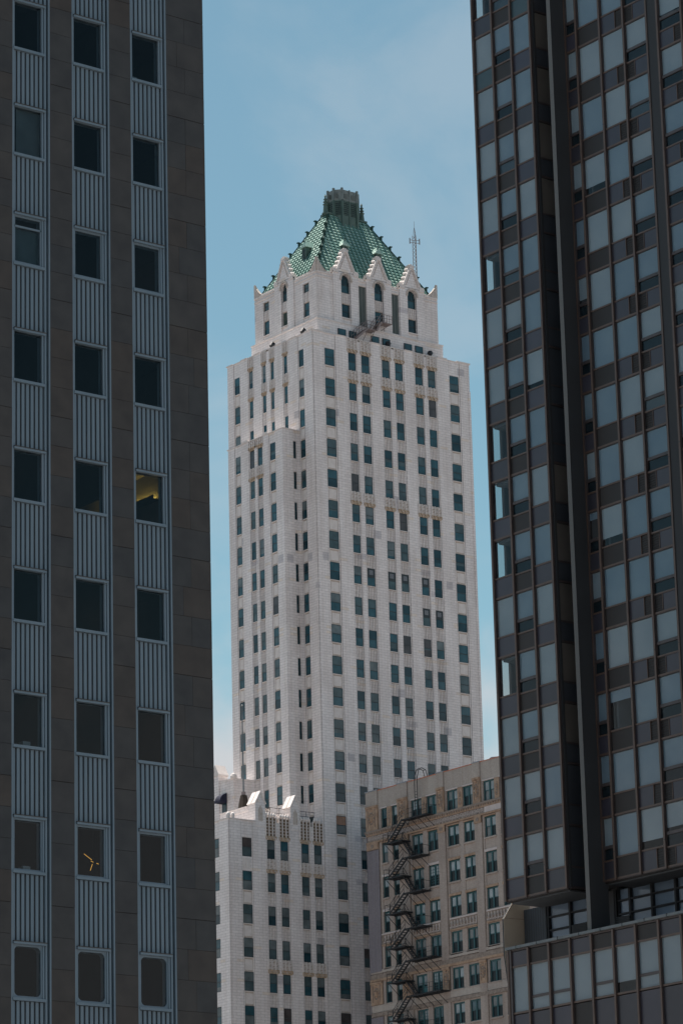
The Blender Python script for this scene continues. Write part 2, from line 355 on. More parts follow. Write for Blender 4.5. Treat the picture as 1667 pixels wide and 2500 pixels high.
def flatpanel(F, u0, u1, z0, z1, oo=-.10):
    wall.fb(F, u0, u1, -.45, oo, z0, z1, 'terracotta_relief')
    wall.fb(F, u0 + .14, u1 - .14, oo - .01, oo + .035, z0 + .22, z1 - .24, 'coping')
    for a, b in ((u0, u0 + .07), (u1 - .07, u1)): wall.fb(F, a, b, oo - .01, oo + .05, z0, z1 - .1, 'coping')
    wall.fb(F, u0 - .03, u1 + .03, oo - .01, oo + .13, z1 - .09, z1 - .01, 'coping')
def lattice(F, u0, u1, z0, z1, holes=False, oo=-.06):
    m = MB(); m.fb(F, u0, u1, -.45, oo, z0 + .1, z1, 'terracotta_relief')
    n = 3; st = (u1 - u0) / n; zb = z0 + .42
    for i in range(n + 1):
        uu = min(max(u0 + st * i - .04, u0), u1 - .08); m.fb(F, uu, uu + .09, oo - .02, oo + .14, zb - .05, z1 + (.08 if holes else .0), 'coping')
    rows = max(2, int((z1 - zb) / .30)); rs = (z1 - zb) / rows
    for i in range(n):
        a = u0 + st * i + .07; b = u0 + st * (i + 1) - .07
        for j in range(rows):
            zc = zb + rs * (j + .5)
            if holes: m.fb(F, a, b, oo - .02, oo + .012, zc - rs * .32, zc + rs * .30, 'tracery_void'); m.fb(F, a, b, oo - .02, oo + .06, zc + rs * .32, zc + rs * .48, 'terracotta_relief')
            else:
                k = (j + i) % 2; mid = (a + b) / 2
                m.fb(F, a, mid + .02 if k else b, oo - .02, oo + .09, zc - rs * .30, zc - rs * .05, 'coping')
                m.fb(F, mid - .02 if k else a, b, oo - .02, oo + .09, zc + rs * .08, zc + rs * .33, 'coping')
        # scalloped corbel arch under the lattice
        pts = []
        for q in range(9):
            t = math.pi * q / 8; pts.append(((a + b) / 2 + math.cos(t) * st * .49, z0 + .12 + math.sin(t) * .28))
        m.prism(F, [(u0 + st * (i + 1), z0 + .12)] + [(u0 + st * (i + 1), zb + .02), (u0 + st * i, zb + .02), (u0 + st * i, z0 + .12)] + pts[::-1], oo - .02, oo + .15, 'corbel_ochre')
        m.fb(F, u0 + st * i + .05, u0 + st * (i + 1) - .05, oo - .02, oo + .03, z0 + .02, z0 + .2, 'corbel_ochre')
    orn.append(m)

# --- shaft core
wall.box(XT0 + .4, XT1, YT0 + .4, YT1, 0, ZP - .6, 'terracotta')
A = FA(YT0)
singlesA = [(232.05, 233.45), (250.65, 252.05)]
pairsA = [((235.5, 236.58), (237.42, 238.58)), ((240.47, 241.58), (242.43, 243.55)), ((245.43, 246.55), (247.36, 248.48))]
colsA = [(*singlesA[0], 0)] + [(a[0], a[1], 1) for p in pairsA for a in p] + [(*singlesA[1], 0)]
edges = [XT0] + [e for c in colsA for e in c[:2]] + [XT1]
WLOW = 58.0
for i in range(0, len(edges), 2):
    u0, u1 = edges[i], edges[i + 1]
    pier(A, u0, u1, 0, ZP if u1 - u0 > 1 else 142.2)
wall.fb(A, XT1 - .3, XT1, -.05, .06, 0, 139.0, 'terracotta')
KMAX = {0: 22, 1: 22}
for ci, (u0, u1, fl) in enumerate(colsA):
    kmax = KMAX.get(ci, 16)
    for k in range(0, kmax + 1):
        z0 = sill(k); z1 = z0 + WH
        vent = (k == 7 and ci in (2, 3, 4, 5)) or (k == 8 and ci in (5, 6))
        tops = None
        if ci <= 1 and k >= 15: tops = R.choice(PALE)
        if ci == 0 and k == 15: tops = ('pane_orange', 'pane_dark')
        if ci in (0, 1, 2) and k in (14, 15) and not tops: tops = ('pane_dark', 'pane_dark')
        sash_window(A, u0 - .01, u1 + .01, z0, z1 + .02, -.055, tops, (u1 - u0) * (z1 - z0), vent=vent)
        zt = sill(k - 1) if k else ZP
        if k == 0:
            if fl: lattice(A, u0 - .22, u1 + .22, 140.62, ZP - .05)
            else: wall.fb(A, u0, u1, -.45, -.05, z1, ZP, 'terracotta')
        elif fl and k in (1, 5): lattice(A, u0 - .22, u1 + .22, z1, zt - .02, oo=-.02 if k == 5 else -.06)
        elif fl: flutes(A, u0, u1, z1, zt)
        else: flatpanel(A, u0, u1, z1, zt)
    wall.fb(A, u0, u1, -.45, -.17, 0, sill(kmax), 'terracotta')
# side (B) face of the shaft
B = FB(XT0)
colsB = [(301.65, 302.62, 0), (304.88, 305.5, 1), (307.48, 308.05, 1), (309.08, 309.67, 1), (311.65, 312.32, 1), (314.25, 315.26, 0)]
edgesB = [YT0 + .45] + [e for c in colsB for e in c[:2]] + [YT1]
for i in range(0, len(edgesB), 2):
    u0, u1 = edgesB[i], edgesB[i + 1]
    if i == 0: wall.fb(B, u0, u1, -.45, 0, 0, ZP, 'terracotta')
    else: pier(B, u0, u1, 0, ZP if u1 - u0 > 1.15 else 142.2)
for ci, (u0, u1, fl) in enumerate(colsB):
    kmax = 16 if ci == 0 else (3 if ci < 5 else 3)
    for k in range(kmax + 1):
        z0 = sill(k); z1 = z0 + WH
        sash_window(B, u0 - .01, u1 + .01, z0, z1 + .02, -.055, None, (u1 - u0) * (z1 - z0) * .75)
        zt = sill(k - 1) if k else ZP
        if k == 0:
            if fl: lattice(B, u0 - .2, u1 + .2, 140.62, ZP - .05)
            else: wall.fb(B, u0, u1, -.45, -.05, z1, ZP, 'terracotta')
        elif fl and k == 1: lattice(B, u0 - .2, u1 + .2, z1, zt - .02)
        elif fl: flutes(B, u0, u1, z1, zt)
        else: flatpanel(B, u0, u1, z1, zt)
    wall.fb(B, u0, u1, -.45, -.17, 0, sill(kmax), 'terracotta')
# --- the lower bay that stands out from the side face
XBP, YB0, YB1, ZB = 227.85, 302.9, 313.6, 130.85
wall.box(XBP + .4, XT0 + .2, YB0 + .4, YB1, 0, ZB - .4, 'terracotta')
BB = FB(XBP)
colsBB = [(304.29, 305.36, 0), (306.88, 307.72, 1), (308.43, 309.28, 1), (311.13, 312.1, 0)]
eb = [YB0 + .45] + [e for c in colsBB for e in c[:2]] + [YB1]
for i in range(0, len(eb), 2):
    if i == 0: wall.fb(BB, eb[i], eb[i + 1], -.45, 0, 0, ZB, 'terracotta')
    else: pier(BB, eb[i], eb[i + 1], 0, ZB if eb[i + 1] - eb[i] > .8 else ZB - 1)
for ci, (u0, u1, fl) in enumerate(colsBB):
    for k in range(3, 15):
        z0 = sill(k); z1 = z0 + WH; zt = sill(k - 1) if k > 3 else ZB
        sash_window(BB, u0 - .01, u1 + .01, z0, z1 + .02, -.055, None, (u1 - u0) * (z1 - z0) * .75)
        if k == 3:
            if fl: lattice(BB, u0 - .2, u1 + .2, z1 + .05, ZB - .05)
            else: wall.fb(BB, u0, u1, -.45, -.05, z1, ZB, 'terracotta')
        elif fl and k == 4: lattice(BB, u0 - .2, u1 + .2, z1, zt - .02)
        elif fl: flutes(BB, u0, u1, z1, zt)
        else: flatpanel(BB, u0, u1, z1, zt)
    wall.fb(BB, u0, u1, -.45, -.17, 0, sill(14), 'terracotta')
AB = FA(YB0)
pier(AB, XBP, 229.38, 0, ZB, False); pier(AB, 229.84, XT0 + .1, 0, ZB, False)
for k in range(3, 16):
    z0 = sill(k); z1 = z0 + WH; zt = sill(k - 1) if k > 3 else ZB
    sash_window(AB, 229.40, 229.82, z0, z1, -.15, ('pane_dark', 'pane_dark'), .5)
    wall.fb(AB, 229.38, 229.84, -.45, -.06, z1, zt, 'terracotta')
wall.fb(AB, 229.38, 229.84, -.45, -.06, 0, sill(15), 'terracotta')
# --- wing at the foot, same plane as the front
XW0, XW1, YW1 = 217.2, 230.2, 309.5
def wsill(k): return sill(16) - FLOOR * k               # 79.90
colsW = [(219.05, 220.33, 0), (222.43, 223.45, 1), (224.25, 225.28, 1), (227.12, 228.12, 1), (228.88, 229.9, 1)]
ew = [XW0] + [e for c in colsW for e in c[:2]] + [XW1 - .005]
tops = [83.85, 83.9, 84.45, 85.9, 84.45, 84.45]
wall.box(XW0 + .4, 220.9, YT0 + .4, YW1, 0, 83.2, 'terracotta'); wall.box(220.9, XT0 + .2, YT0 + .4, YW1, 0, 84.3, 'terracotta')
for i in range(0, len(ew), 2):
    pier(A, ew[i], ew[i + 1], 0, [83.85, 83.85, 84.0, 84.3, 84.0, 84.3][i // 2] if i != 2 else 83.85)
for ci, (u0, u1, fl) in enumerate(colsW):
    for k in range(0, 7):
        z0 = wsill(k); z1 = z0 + WH; zt = wsill(k - 1) if k else 84.45
        sash_window(A, u0 - .01, u1 + .01, z0, z1 + .02, -.055, R.choice(PALE), (u1 - u0) * (z1 - z0))
        if k == 0:
            if fl: lattice(A, u0 - .22, u1 + .22, z1 + .02, 84.5, holes=True)
            else: wall.fb(A, u0, u1, -.45, -.06, z1, 83.85, 'terracotta')
        elif fl and k in (1, 4): lattice(A, u0 - .22, u1 + .22, z1, zt - .02, oo=-.06 if k == 1 else 0.0)
        elif fl: flutes(A, u0, u1, z1, zt)
        elif k == 1: wall.fb(A, u0, u1, -.45, -.06, z1, zt, 'terracotta'); [wall.fb(A, u0 + .1 + q * .36, u0 + .36 + q * .36, -.07, -.02, z1 + .25, zt - .15, 'coping') for q in range(3)]
        else: flatpanel(A, u0, u1, z1, zt)
    wall.fb(A, u0, u1, -.45, -.17, 0, wsill(6), 'terracotta')
WB = FB(XW0)
wall.fb(WB, YT0 + .45, 301.75, -.45, 0, 0, 83.85, 'terracotta'); wall.fb(WB, 303.1, YW1, -.45, 0, 0, 83.85, 'terracotta')
for k in range(7):
    z0 = wsill(k); z1 = z0 + WH
    sash_window(WB, 301.77, 303.08, z0, z1, -.13, R.choice(PALE), 1.5); zt = wsill(k - 1) if k else 83.85
    wall.fb(WB, 301.75, 303.1, -.45, -.08, z1, zt, 'terracotta')
wall.fb(WB, 301.75, 303.1, -.45, -.08, 0, wsill(6), 'terracotta')
# upper step of the wing and the block behind it
wall.fb(FB(220.87), YT0 + .5, 304.4, -.35, 0, 83.3, 85.25, 'terracotta')
wall.fb(FB(222.9), 304.4, 309.4, -.3, 0, 84.3, 86.4, 'terracotta')
wall.box(224.87, 228.1, 309.45, 320, 0, 90.7, 'terracotta')
wall.box(224.75, 226.0, 312.1, 313.25, 84, 91.6, 'terracotta')
wall.build('wall', tower)

# copings: sunlit ledges along every parapet
cp = MB()
for u0, u1 in ((XT0 - .05, 231.9), (233.8, 235.15), (238.9, 240.2), (243.85, 245.1), (248.8, 250.3), (251.8, XT1 + .1)):
    cp.fb(A, u0, u1, -.6, .08, ZP, ZP + .12 + .05 * (u1 > 250 or u0 < 231), 'coping')
for u0, u1 in ((231.9, 233.8), (235.15, 238.9), (240.2, 243.85), (245.1, 248.8), (250.3, 251.8)): cp.fb(A, u0, u1, -.5, .04, ZP - .03, ZP + .05, 'coping')
cp.build('coping', tower); cp = MB()
for u0, u1 in ((YT0 + .7, 301.3), (303.0, 304.4), (306.0, 307.0), (310.2, 311.2), (312.7, 313.9), (315.6, YT1 + .1)): cp.fb(B, u0, u1, -.5, .08, ZP, ZP + .13, 'coping')
for u0, u1 in ((301.3, 303.0), (304.4, 306.0), (307.0, 310.2), (311.2, 312.7), (313.9, 315.6)): cp.fb(B, u0, u1, -.5, .04, ZP - .03, ZP + .05, 'coping')
cp.build('coping', tower); cp = MB()
cp.fb(AB, XBP - .06, XT0 + .05, -.5, .06, ZB, ZB + .11, 'coping'); cp.fb(BB, YB0 + .5, YB1 + .1, -.5, .06, ZB, ZB + .10, 'coping')
for u0, u1 in ((305.7, 306.7), (309.6, 310.8)): cp.fb(BB, u0, u1, -.5, .1, ZB + .1, ZB + .32, 'coping')
cp.build('coping', tower); cp = MB()
cp.fb(A, XW0 - .07, 220.85, -.5, .07, 83.85, 83.97, 'coping'); cp.fb(WB, YT0 + .5, YW1, -.5, .07, 83.85, 83.97, 'coping')
for yy in (300.25, 300.75): cp.lathe((XW0 + .15 if yy < 300.5 else XW0 + .75, 300.2, 83.97), [(.22, 0), (.24, .35), (.17, .55), (.02, .66)], 'coping')
cp.build('coping', tower); cp = MB()
cp.fb(FB(220.87), YT0 + 1.4, 304.45, -.45, .06, 85.25, 85.37, 'coping'); cp.build('coping', tower); cp = MB()
cp.fb(FB(222.9), 304.4, 309.4, -.4, .06, 86.4, 86.5, 'coping')
cp.build('coping', tower); cp = MB()
cp.fb(FA(309.45), 224.8, 227.85, -.5, .06, 90.7, 90.82, 'coping'); cp.fb(FB(224.87), 309.95, 312.1, -.5, .06, 90.7, 90.82, 'coping')
cp.lathe((225.0, 309.6, 90.8), [(.36, 0), (.38, .25), (.28, .5), (.02, .62)], 'coping')
cp.build('coping', tower)
for m in orn: m.build('ornament_panel', tower)
# gabled pier heads on the wing
for u0, u1 in ((220.85, 222.2), (225.65, 226.9)):
    m = MB(); c = (u0 + u1) / 2
    m.fb(A, u0, u1, -1.35, .06, 83.4, 86.0, 'terracotta')
    m.prism(A, [(u0, 86.0), (u1, 86.0), (c, 87.2)], -1.3, .06, 'terracotta')
    m.prism(A, [(u0 - .12, 85.92), (u0 - .02, 85.9), (c, 87.12), (u1 + .02, 85.9), (u1 + .12, 85.92), (c, 87.34)], -1.4, .14, 'coping')
    for q in (-.6, ): m.prism(A, [(u0 - .14, 85.94), (u0 - .03, 85.92), (c, 87.14), (u1 + .03, 85.92), (u1 + .14, 85.94), (c, 87.37)], q - .04, q + .04, 'terracotta_relief')
    m.prism(A, [(c - .3, 84.0), (c + .3, 84.0), (c + .3, 85.2), (c, 85.75), (c - .3, 85.2)], .05, .1, 'terracotta_relief')
    m.build('gabled_pier', tower)
m = MB(); FBk = FB(224.75)
m.prism(FBk, [(312.0, 91.5), (313.35, 91.5), (313.35, 91.7), (312.68, 92.85), (312.0, 91.7)], -1.3, .1, 'coping'); m.build('gabled_pier', tower)
# pear-shaped finials along the wing crown
for xx in (222.35, 222.7, 223.05, 223.4, 224.3, 224.65, 225.0, 225.35, 227.15, 227.5, 227.85, 228.2, 228.95, 229.3, 229.65):
    m = MB(); dz = R.uniform(-.03, .03)
    m.lathe((xx, YT0 + .02, 84.5), [(.10, 0), (.10, .1), (.16, .14), (.17, .22), (.10, .36), (.07, .5 + dz), (.02, .56 + dz)], 'coping', 8); m.build('finial', tower, True)
# door and awning on the back block
m = MB(); F = FB(224.87)
m.fb(F, 310.75, 311.7, -.1, .03, 86.4, 89.3, 'sash'); dr = m.build('door', tower)
m = MB(); m.fb(F, 310.85, 311.6, .03, .05, 86.4, 88.4, 'pane_dark'); m.build('pane', dr)
m = MB(); arc = [(0, 89.25), (0, 88.2)]
pts = [(1.1 * math.sin(t) , 88.2 + 1.05 * (1 - math.sin(t)) * 0 + 1.05 * math.cos(t)) for t in [i * math.pi / 2 / 7 for i in range(8)]]
prof = [(0, 88.15)] + [(1.0 * math.sin(i * math.pi / 14), 88.15 + 1.1 * math.cos(i * math.pi / 14)) for i in range(7, -1, -1)]
y0, y1 = 310.7, 311.75
p0 = [(224.84 - o, y0, z) for o, z in prof]; p1 = [(224.84 - o, y1, z) for o, z in prof]; n = len(prof)
m.mesh(p0 + p1, [tuple(range(n)), tuple(range(2 * n - 1, n - 1, -1))] + [(i, (i + 1) % n, n + (i + 1) % n, n + i) for i in range(n)], 'navy_canvas'); m.build('awning', tower)

# --- crown tier
tw = MB()
CX0, CX1, CY0, CY1, ZT = 232.1, 250.22, 301.3, 313.5, 150.42
tw.box(CX0 - .33, CX1 + .36, CY0 - .33, CY1 + .35, 141.5, 144.5, 'terracotta')
tw.box(CX0 - .4, CX1 + .42, CY0 - .4, CY1 + .4, 144.42, 144.56, 'coping')
tw.box(CX0 + .4, CX1 - .05, CY0 + .4, CY1 - .05, 144.5, ZT - .1, 'terracotta')
CA = FA(CY0); CB = FB(CX0)
gA = [236.32, 241.25, 246.25]
archA = [(g_ - .7, g_ + .7) for g_ in gA]
slotA = [(238.3, 239.4), (243.22, 244.3)]
cuts = sorted(archA + slotA); eA = [CX0] + [e for c in cuts for e in c] + [CX1]
for i in range(0, len(eA), 2): tw.fb(CA, eA[i], eA[i + 1], -.45, 0, 144.5, ZT, 'terracotta')
for u0, u1 in slotA: tw.fb(CA, u0, u1, -.45, 0, 149.75, ZT, 'terracotta'); tw.fb(CA, u0, u1, -.45, -.02, 144.5, 144.8, 'terracotta')
def arch_head(F, u0, u1, z0, z1, ztop, o0, o1, mat):
    c = (u0 + u1) / 2; r = (u1 - u0) / 2; pts = []
    for i in range(13):
        t = math.pi * i / 12; pts.append((c + r * math.cos(t), z0 + (z1 - z0) * math.sin(t) ** .85))
    tw.prism(F, [(u1, z0), (u1, ztop), (u0, ztop), (u0, z0)] + pts[::-1][1:-1], o0, o1, mat)
    ring = [(c + (r + .22) * math.cos(math.pi * i / 12), z0 + (z1 - z0 + .26) * math.sin(math.pi * i / 12) ** .85) for i in range(13)]
    tw.prism(F, ring + pts[::-1], o1 - .02, o1 + .10, 'terracotta_relief')
def crown_col(F, u0, u1, arch, louver=False, proud=.14, half=1.87):
    c = (u0 + u1) / 2
    if arch:
        for a, b in ((c - half, u0), (u1, c + half)): tw.fb(F, a, b, -.02, proud, 144.62, ZT + .55, 'terracotta')
        tw.fb(F, u0, u1, -.45, proud - .12, 144.55, 145.3, 'terracotta')
        arch_head(F, u0, u1, 149.9, 150.72, ZT + .55, -.4, proud, 'terracotta')
        tw.fb(F, u0, u1, -.45, -.15, 147.1, 148.5, 'terracotta_relief')
        for q in range(5):
            a = u0 + (u1 - u0) * (q + .25) / 5; tw.fb(F, a, a + .14, -.16, -.07, 147.2, 148.4, 'terracotta')
        tw.fb(F, u0 - .04, u1 + .04, -.16, proud + .05, 145.22, 145.34, 'coping')
        sash_window(F, u0 + .02, u1 - .02, 148.5, 150.72, -.2, ('pane_dark', 'pane_teal'), 3.2, .45, arch=True)
        if louver:
            m_ = MB(); m_.fb(F, u0, u1, -.4, -.25, 145.34, 147.1, 'copper_dark')
            for q in range(14): m_.fb(F, u0 + .03, u1 - .03, -.26, -.17, 145.42 + q * .118, 145.47 + q * .118, 'old_copper')
            m_.build('louver', tower)
        else: sash_window(F, u0 + .02, u1 - .02, 145.36, 147.08, -.2, R.choice((('pane_teal', 'pane_dark'), ('pane_dark', 'pane_dark'))), 2.6)
    else:
        tw.fb(F, u0, u1, -.45, 0, 149.45, ZT, 'terracotta'); tw.fb(F, u0, u1, -.45, -.15, 147.1, 148.42, 'terracotta_relief')
        for q in range(4):
            a = u0 + (u1 - u0) * (q + .25) / 4; tw.fb(F, a, a + .14, -.16, -.07, 147.2, 148.35, 'terracotta')
        tw.fb(F, u0, u1, -.45, -.05, 144.5, 145.28, 'terracotta'); tw.fb(F, u0 - .03, u1 + .03, -.16, .08, 145.2, 145.3, 'coping')
        sash_window(F, u0 + .02, u1 - .02, 148.42, 149.45, -.2, ('pane_grey', 'pane_grey'), 1.2); sash_window(F, u0 + .02, u1 - .02, 145.3, 147.08, -.2, ('pane_teal', 'pane_teal'), 2.0)
for u0, u1 in archA: crown_col(CA, u0, u1, True)
colCB = [(302.79, 303.98, False), (306.9, 308.1, True), (310.65, 311.82, False)]
eB = [CY0 + .45] + [e for c in colCB for e in c[:2]] + [CY1]
for i in range(0, len(eB), 2): tw.fb(CB, eB[i], eB[i + 1], -.45, 0, 144.5, ZT, 'terracotta')
for u0, u1, ar in colCB: crown_col(CB, u0, u1, ar, louver=ar)
# string courses under the crown parapet
for F, u0, u1 in ((CA, CX0, 234.4), (CA, 238.25, 239.4), (CA, 243.2, 244.35), (CA, 248.2, CX1), (CB, CY0, 305.5), (CB, 309.3, CY1)):
    tw.fb(F, u0, u1, -.02, .07, 149.85, 149.97, 'coping'); tw.fb(F, u0, u1, -.02, .10, 150.3, 150.48, 'coping')
    q = u0 + .15
    while q < u1 - .2: tw.fb(F, q, q + .22, -.3, .04, 150.45, 150.72, 'coping'); q += .42
tw.box(CX0 + .35, CX1 - .2, CY0 + .35, CY1 - .2, ZT - .2, ZT + .05, 'roof_tar')
tw.build('crown_wall', tower)
for u0, u1 in slotA:
    m = MB(); m.fb(CA, u0, u1, -.4, -.12, 144.8, 149.75, 'slot_copper')
    for q in (.33, .66): m.fb(CA, u0 + (u1 - u0) * q - .02, u0 + (u1 - u0) * q + .02, -.13, -.09, 144.85, 149.7, 'copper_dark')
    m.build('copper_panel', tower)
# low windows behind the parapet
for u0, u1 in ((234.76, 235.9), (236.4, 237.46), (239.7, 240.82), (241.34, 242.46), (244.6, 245.74), (246.27, 247.4)):
    sash_window(FA(CY0 - .33), u0, u1, 142.2, 143.7, .14, ('pane_teal', 'pane_teal'), .9)
for u0, u1 in ((302.9, 303.9), (306.9, 308.0), (310.7, 311.8)): sash_window(FB(CX0 - .33), u0, u1, 142.2, 143.3, .14, ('pane_dark', 'pane_dark'), .5)
# gables
def gable(F, c, half=1.87):
    m = MB(); zs = ZT + .55; za = 153.55
    m.prism(F, [(c - half + .55, zs - .05), (c + half - .55, zs - .05), (c + .16, za), (c - .16, za)], -.45, .14, 'terracotta')
    for s_ in (-1, 1):                                   # shoulders and raking coping with lumpy crockets
        m.fb(F, min(c + s_ * half, c + s_ * (half - .75)), max(c + s_ * half, c + s_ * (half - .75)), -.5, .22, zs - .22, zs + .2, 'coping')
        m.fb(F, min(c + s_ * half, c + s_ * (half - .6)), max(c + s_ * half, c + s_ * (half - .6)), -.4, .12, zs + .2, zs + .38, 'coping')
        a = (c + s_ * (half - .6), zs + .1); b = (c + s_ * .12, za)
        dx = .16 * s_
        m.prism(F, [(a[0], a[1]), (a[0] + dx, a[1] + .05), (b[0] + dx, b[1] + .05), b], -.5, .24, 'coping')
        for q in (.18, .42, .66, .88):
            u = a[0] + (b[0] - a[0]) * q + s_ * .16; z = a[1] + (b[1] - a[1]) * q
            pr = [(.02, -.12), (.17, -.05), (.19, .08), (.11, .2), (.02, .26)]
            P = F(u, -.1, z); m.lathe(P, pr, 'coping', 7)
            P = F(u + s_ * .04, -.36, z + .04); m.lathe(P, pr, 'coping', 7)
    m.fb(F, c - .34, c + .34, -.5, .26, za - .12, za + .14, 'coping'); m.fb(F, c - .42, c + .42, -.45, .2, za + .10, za + .32, 'coping'); m.fb(F, c - .2, c + .2, -.4, .15, za + .3, za + .46, 'coping')
    for q in (-.28, .28): m.prism(F, [(c + q * .2, za - .3), (c + q * .2 + .06, za - .3), (c + q * 3.2 + .06, zs + .25), (c + q * 3.2, zs + .25)], .13, .2, 'terracotta_relief')
    m.build('gable', tower)
for c in gA: gable(CA, c)
gable(CB, 307.5)
# shell-shaped corner ornaments
for (x, y) in ((CX0 + .1, CY0 + .1), (CX1 - .1, CY0 + .1), (CX0 + .1, CY1 - .1), (CX1 - .1, CY1 - .1)):
    m = MB(); sx_ = 1 if x < 240 else -1; sy_ = 1 if y < 307 else -1
    for F, c in ((FA(y + .15), x), (FB(x + .15), y)):
        sg = sx_ if F(0, 0, 0)[0] == 0 else sy_
        pts = [(c - sg * .12, 150.4)] + [(c + sg * (-.12 + 1.35 * t), 150.75 + 1.45 * (1 - t) ** 1.3 * (1 + .05 * math.sin(t * 26))) for t in [i / 9 for i in range(10)]] + [(c + sg * 1.23, 150.4)]
        m.prism(F, pts, -.02, .30, 'terracotta_relief')
        for q in range(4): m.fb(F, min(c + sg * (.02 + q * .24), c + sg * (.08 + q * .24)), max(c + sg * (.02 + q * .24), c + sg * (.08 + q * .24)), .28, .36, 150.5, 151.7 - q * .3, 'coping')
    m.build('corner_acroterion', tower)

# --- green hip roof of stepped tiles
EX0, EX1, EY0, EY1, ZE = 232.75, 249.6, 301.95, 312.85, 150.9
RX0, RX1, RY, ZR = 238.45, 243.9, 307.4, 160.6
RW = .55
roof = MB()
def slope(e0, e1, r0, r1, nrib, ncourse=22):
    e0, e1, r0, r1 = map(Vector, (e0, e1, r0, r1))
    nrm = (e1 - e0).cross(r0 - e0).normalized()
    if nrm.z < 0: nrm = -nrm
    al = (e1 - e0).normalized(); L0 = (e1 - e0).length
    up = (r0 - e0) - al * (r0 - e0).dot(al); H = up.length; up.normalize()
    t0 = (r0 - e0).dot(al); t1 = (r1 - e0).dot(al)
    def P(t, h, n): return e0 + al * t + up * h + nrm * n
    lim = lambda h: (t0 * h / H, L0 + (t1 - L0) * h / H)
    st = H / ncourse
    for i in range(ncourse):
        h0, h1 = st * i, st * (i + 1); a0, b0 = lim(h0); a1, b1 = lim(h1)
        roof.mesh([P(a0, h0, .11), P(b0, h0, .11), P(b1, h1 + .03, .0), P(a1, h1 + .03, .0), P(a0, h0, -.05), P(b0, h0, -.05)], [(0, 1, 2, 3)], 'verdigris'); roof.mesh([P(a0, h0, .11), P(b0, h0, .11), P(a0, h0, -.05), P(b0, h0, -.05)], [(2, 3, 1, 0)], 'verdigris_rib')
    sp = L0 / nrib
    for i in range(1, nrib):
        t = sp * i
        hm = H
        if t < t0: hm = H * t / t0
        elif t > t1: hm = H * (L0 - t) / (L0 - t1)
        if hm < .4: continue
        a = .07
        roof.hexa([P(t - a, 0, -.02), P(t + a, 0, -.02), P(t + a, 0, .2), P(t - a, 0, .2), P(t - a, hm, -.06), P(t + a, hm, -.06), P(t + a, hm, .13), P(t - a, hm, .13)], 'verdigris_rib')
c00, c10, c11, c01 = (EX0, EY0, ZE), (EX1, EY0, ZE), (EX1, EY1, ZE), (EX0, EY1, ZE)
q00, q10, q11, q01 = (RX0, RY - RW, ZR), (RX1, RY - RW, ZR), (RX1, RY + RW, ZR), (RX0, RY + RW, ZR)
slope(c00, c10, q00, q10, 27); slope(c01, c00, q01, q00, 17); slope(c11, c01, q11, q01, 27); slope(c10, c11, q10, q11, 17)
roof.face([q00, q10, q11, q01], 'verdigris')
roof.box(RX0 - .25, RX1 + .25, RY - RW - .2, RY + RW + .2, ZR - .05, ZR + .16, 'old_copper')
for e, r in ((c00, q00), (c10, q10), (c11, q11), (c01, q01)):
    e = Vector(e); r = Vector(r); roof.bar(e + Vector((0, 0, .08)), r + Vector((0, 0, .08)), .22, 'crocket', .2)
    out = Vector((e.x - r.x, e.y - r.y, 0)).normalized()
    for i in range(7):                                    # flared crockets climbing the hips
        p = e.lerp(r, (i + .45) / 7.2)
        roof.box(p.x + out.x * .05 - .13, p.x + out.x * .05 + .13, p.y + out.y * .05 - .13, p.y + out.y * .05 + .13, p.z, p.z + .42, 'crocket')
        p2 = p + out * .16; roof.box(p2.x - .17, p2.x + .17, p2.y - .17, p2.y + .17, p.z + .4, p.z + .50, 'crocket')
roof.box(EX0 - .15, EX1 + .15, EY0 - .15, EY1 + .15, ZE - .3, ZE + .02, 'old_copper')
rf = roof.build('roof', tower)
def dormer(F, c, dep, zb):
    m = MB()
    m.fb(F, c - .42, c + .42, -3.0, 0, zb, zb + 1.75, 'old_copper')
    m.prism(F, [(c - .2, zb + .1), (c + .2, zb + .1), (c + .2, zb + 1.25), (c, zb + 1.6), (c - .2, zb + 1.25)], -.02, .03, 'copper_dark')
    for q in range(4):                                    # stepped tile hood
        m.prism(F, [(c - .62 + q * .12, zb + 1.62 + q * .2), (c + .62 - q * .12, zb + 1.62 + q * .2), (c + .5 - q * .12, zb + 1.86 + q * .2), (c - .5 + q * .12, zb + 1.86 + q * .2)], -3.0, .16 - q * .1, 'verdigris')
    m.tube(F(c, -.1, zb + 2.3), F(c, -.1, zb + 3.0), .06, 'old_copper', .02)
    m.build('dormer', rf)
dormer(FA(303.75), 238.45, 0, 153.9); dormer(FA(303.75), 243.45, 0, 153.9); dormer(FB(234.35), 306.55, 0, 153.7)
for gc in gA:                                             # little saddle roofs behind the gables
    pass
# spires at the ridge ends
for x in (RX0 - .02, RX1 + .02):
    m = MB(); m.lathe((x, RY, ZR + .1), [(.46, 0), (.48, .12), (.34, .16), (.27, .9), (.23, 1.15), (.34, 1.2), (.34, 1.27), (.20, 1.3), (.19, 1.5), (.30, 1.54), (.29, 1.6), (.16, 1.63), (.15, 1.85), (.25, 1.88), (.24, 1.95), (.12, 1.98), (.10, 2.25), (.15, 2.3), (.03, 2.55)], 'old_copper', 8)
    m.build('spire', tower)
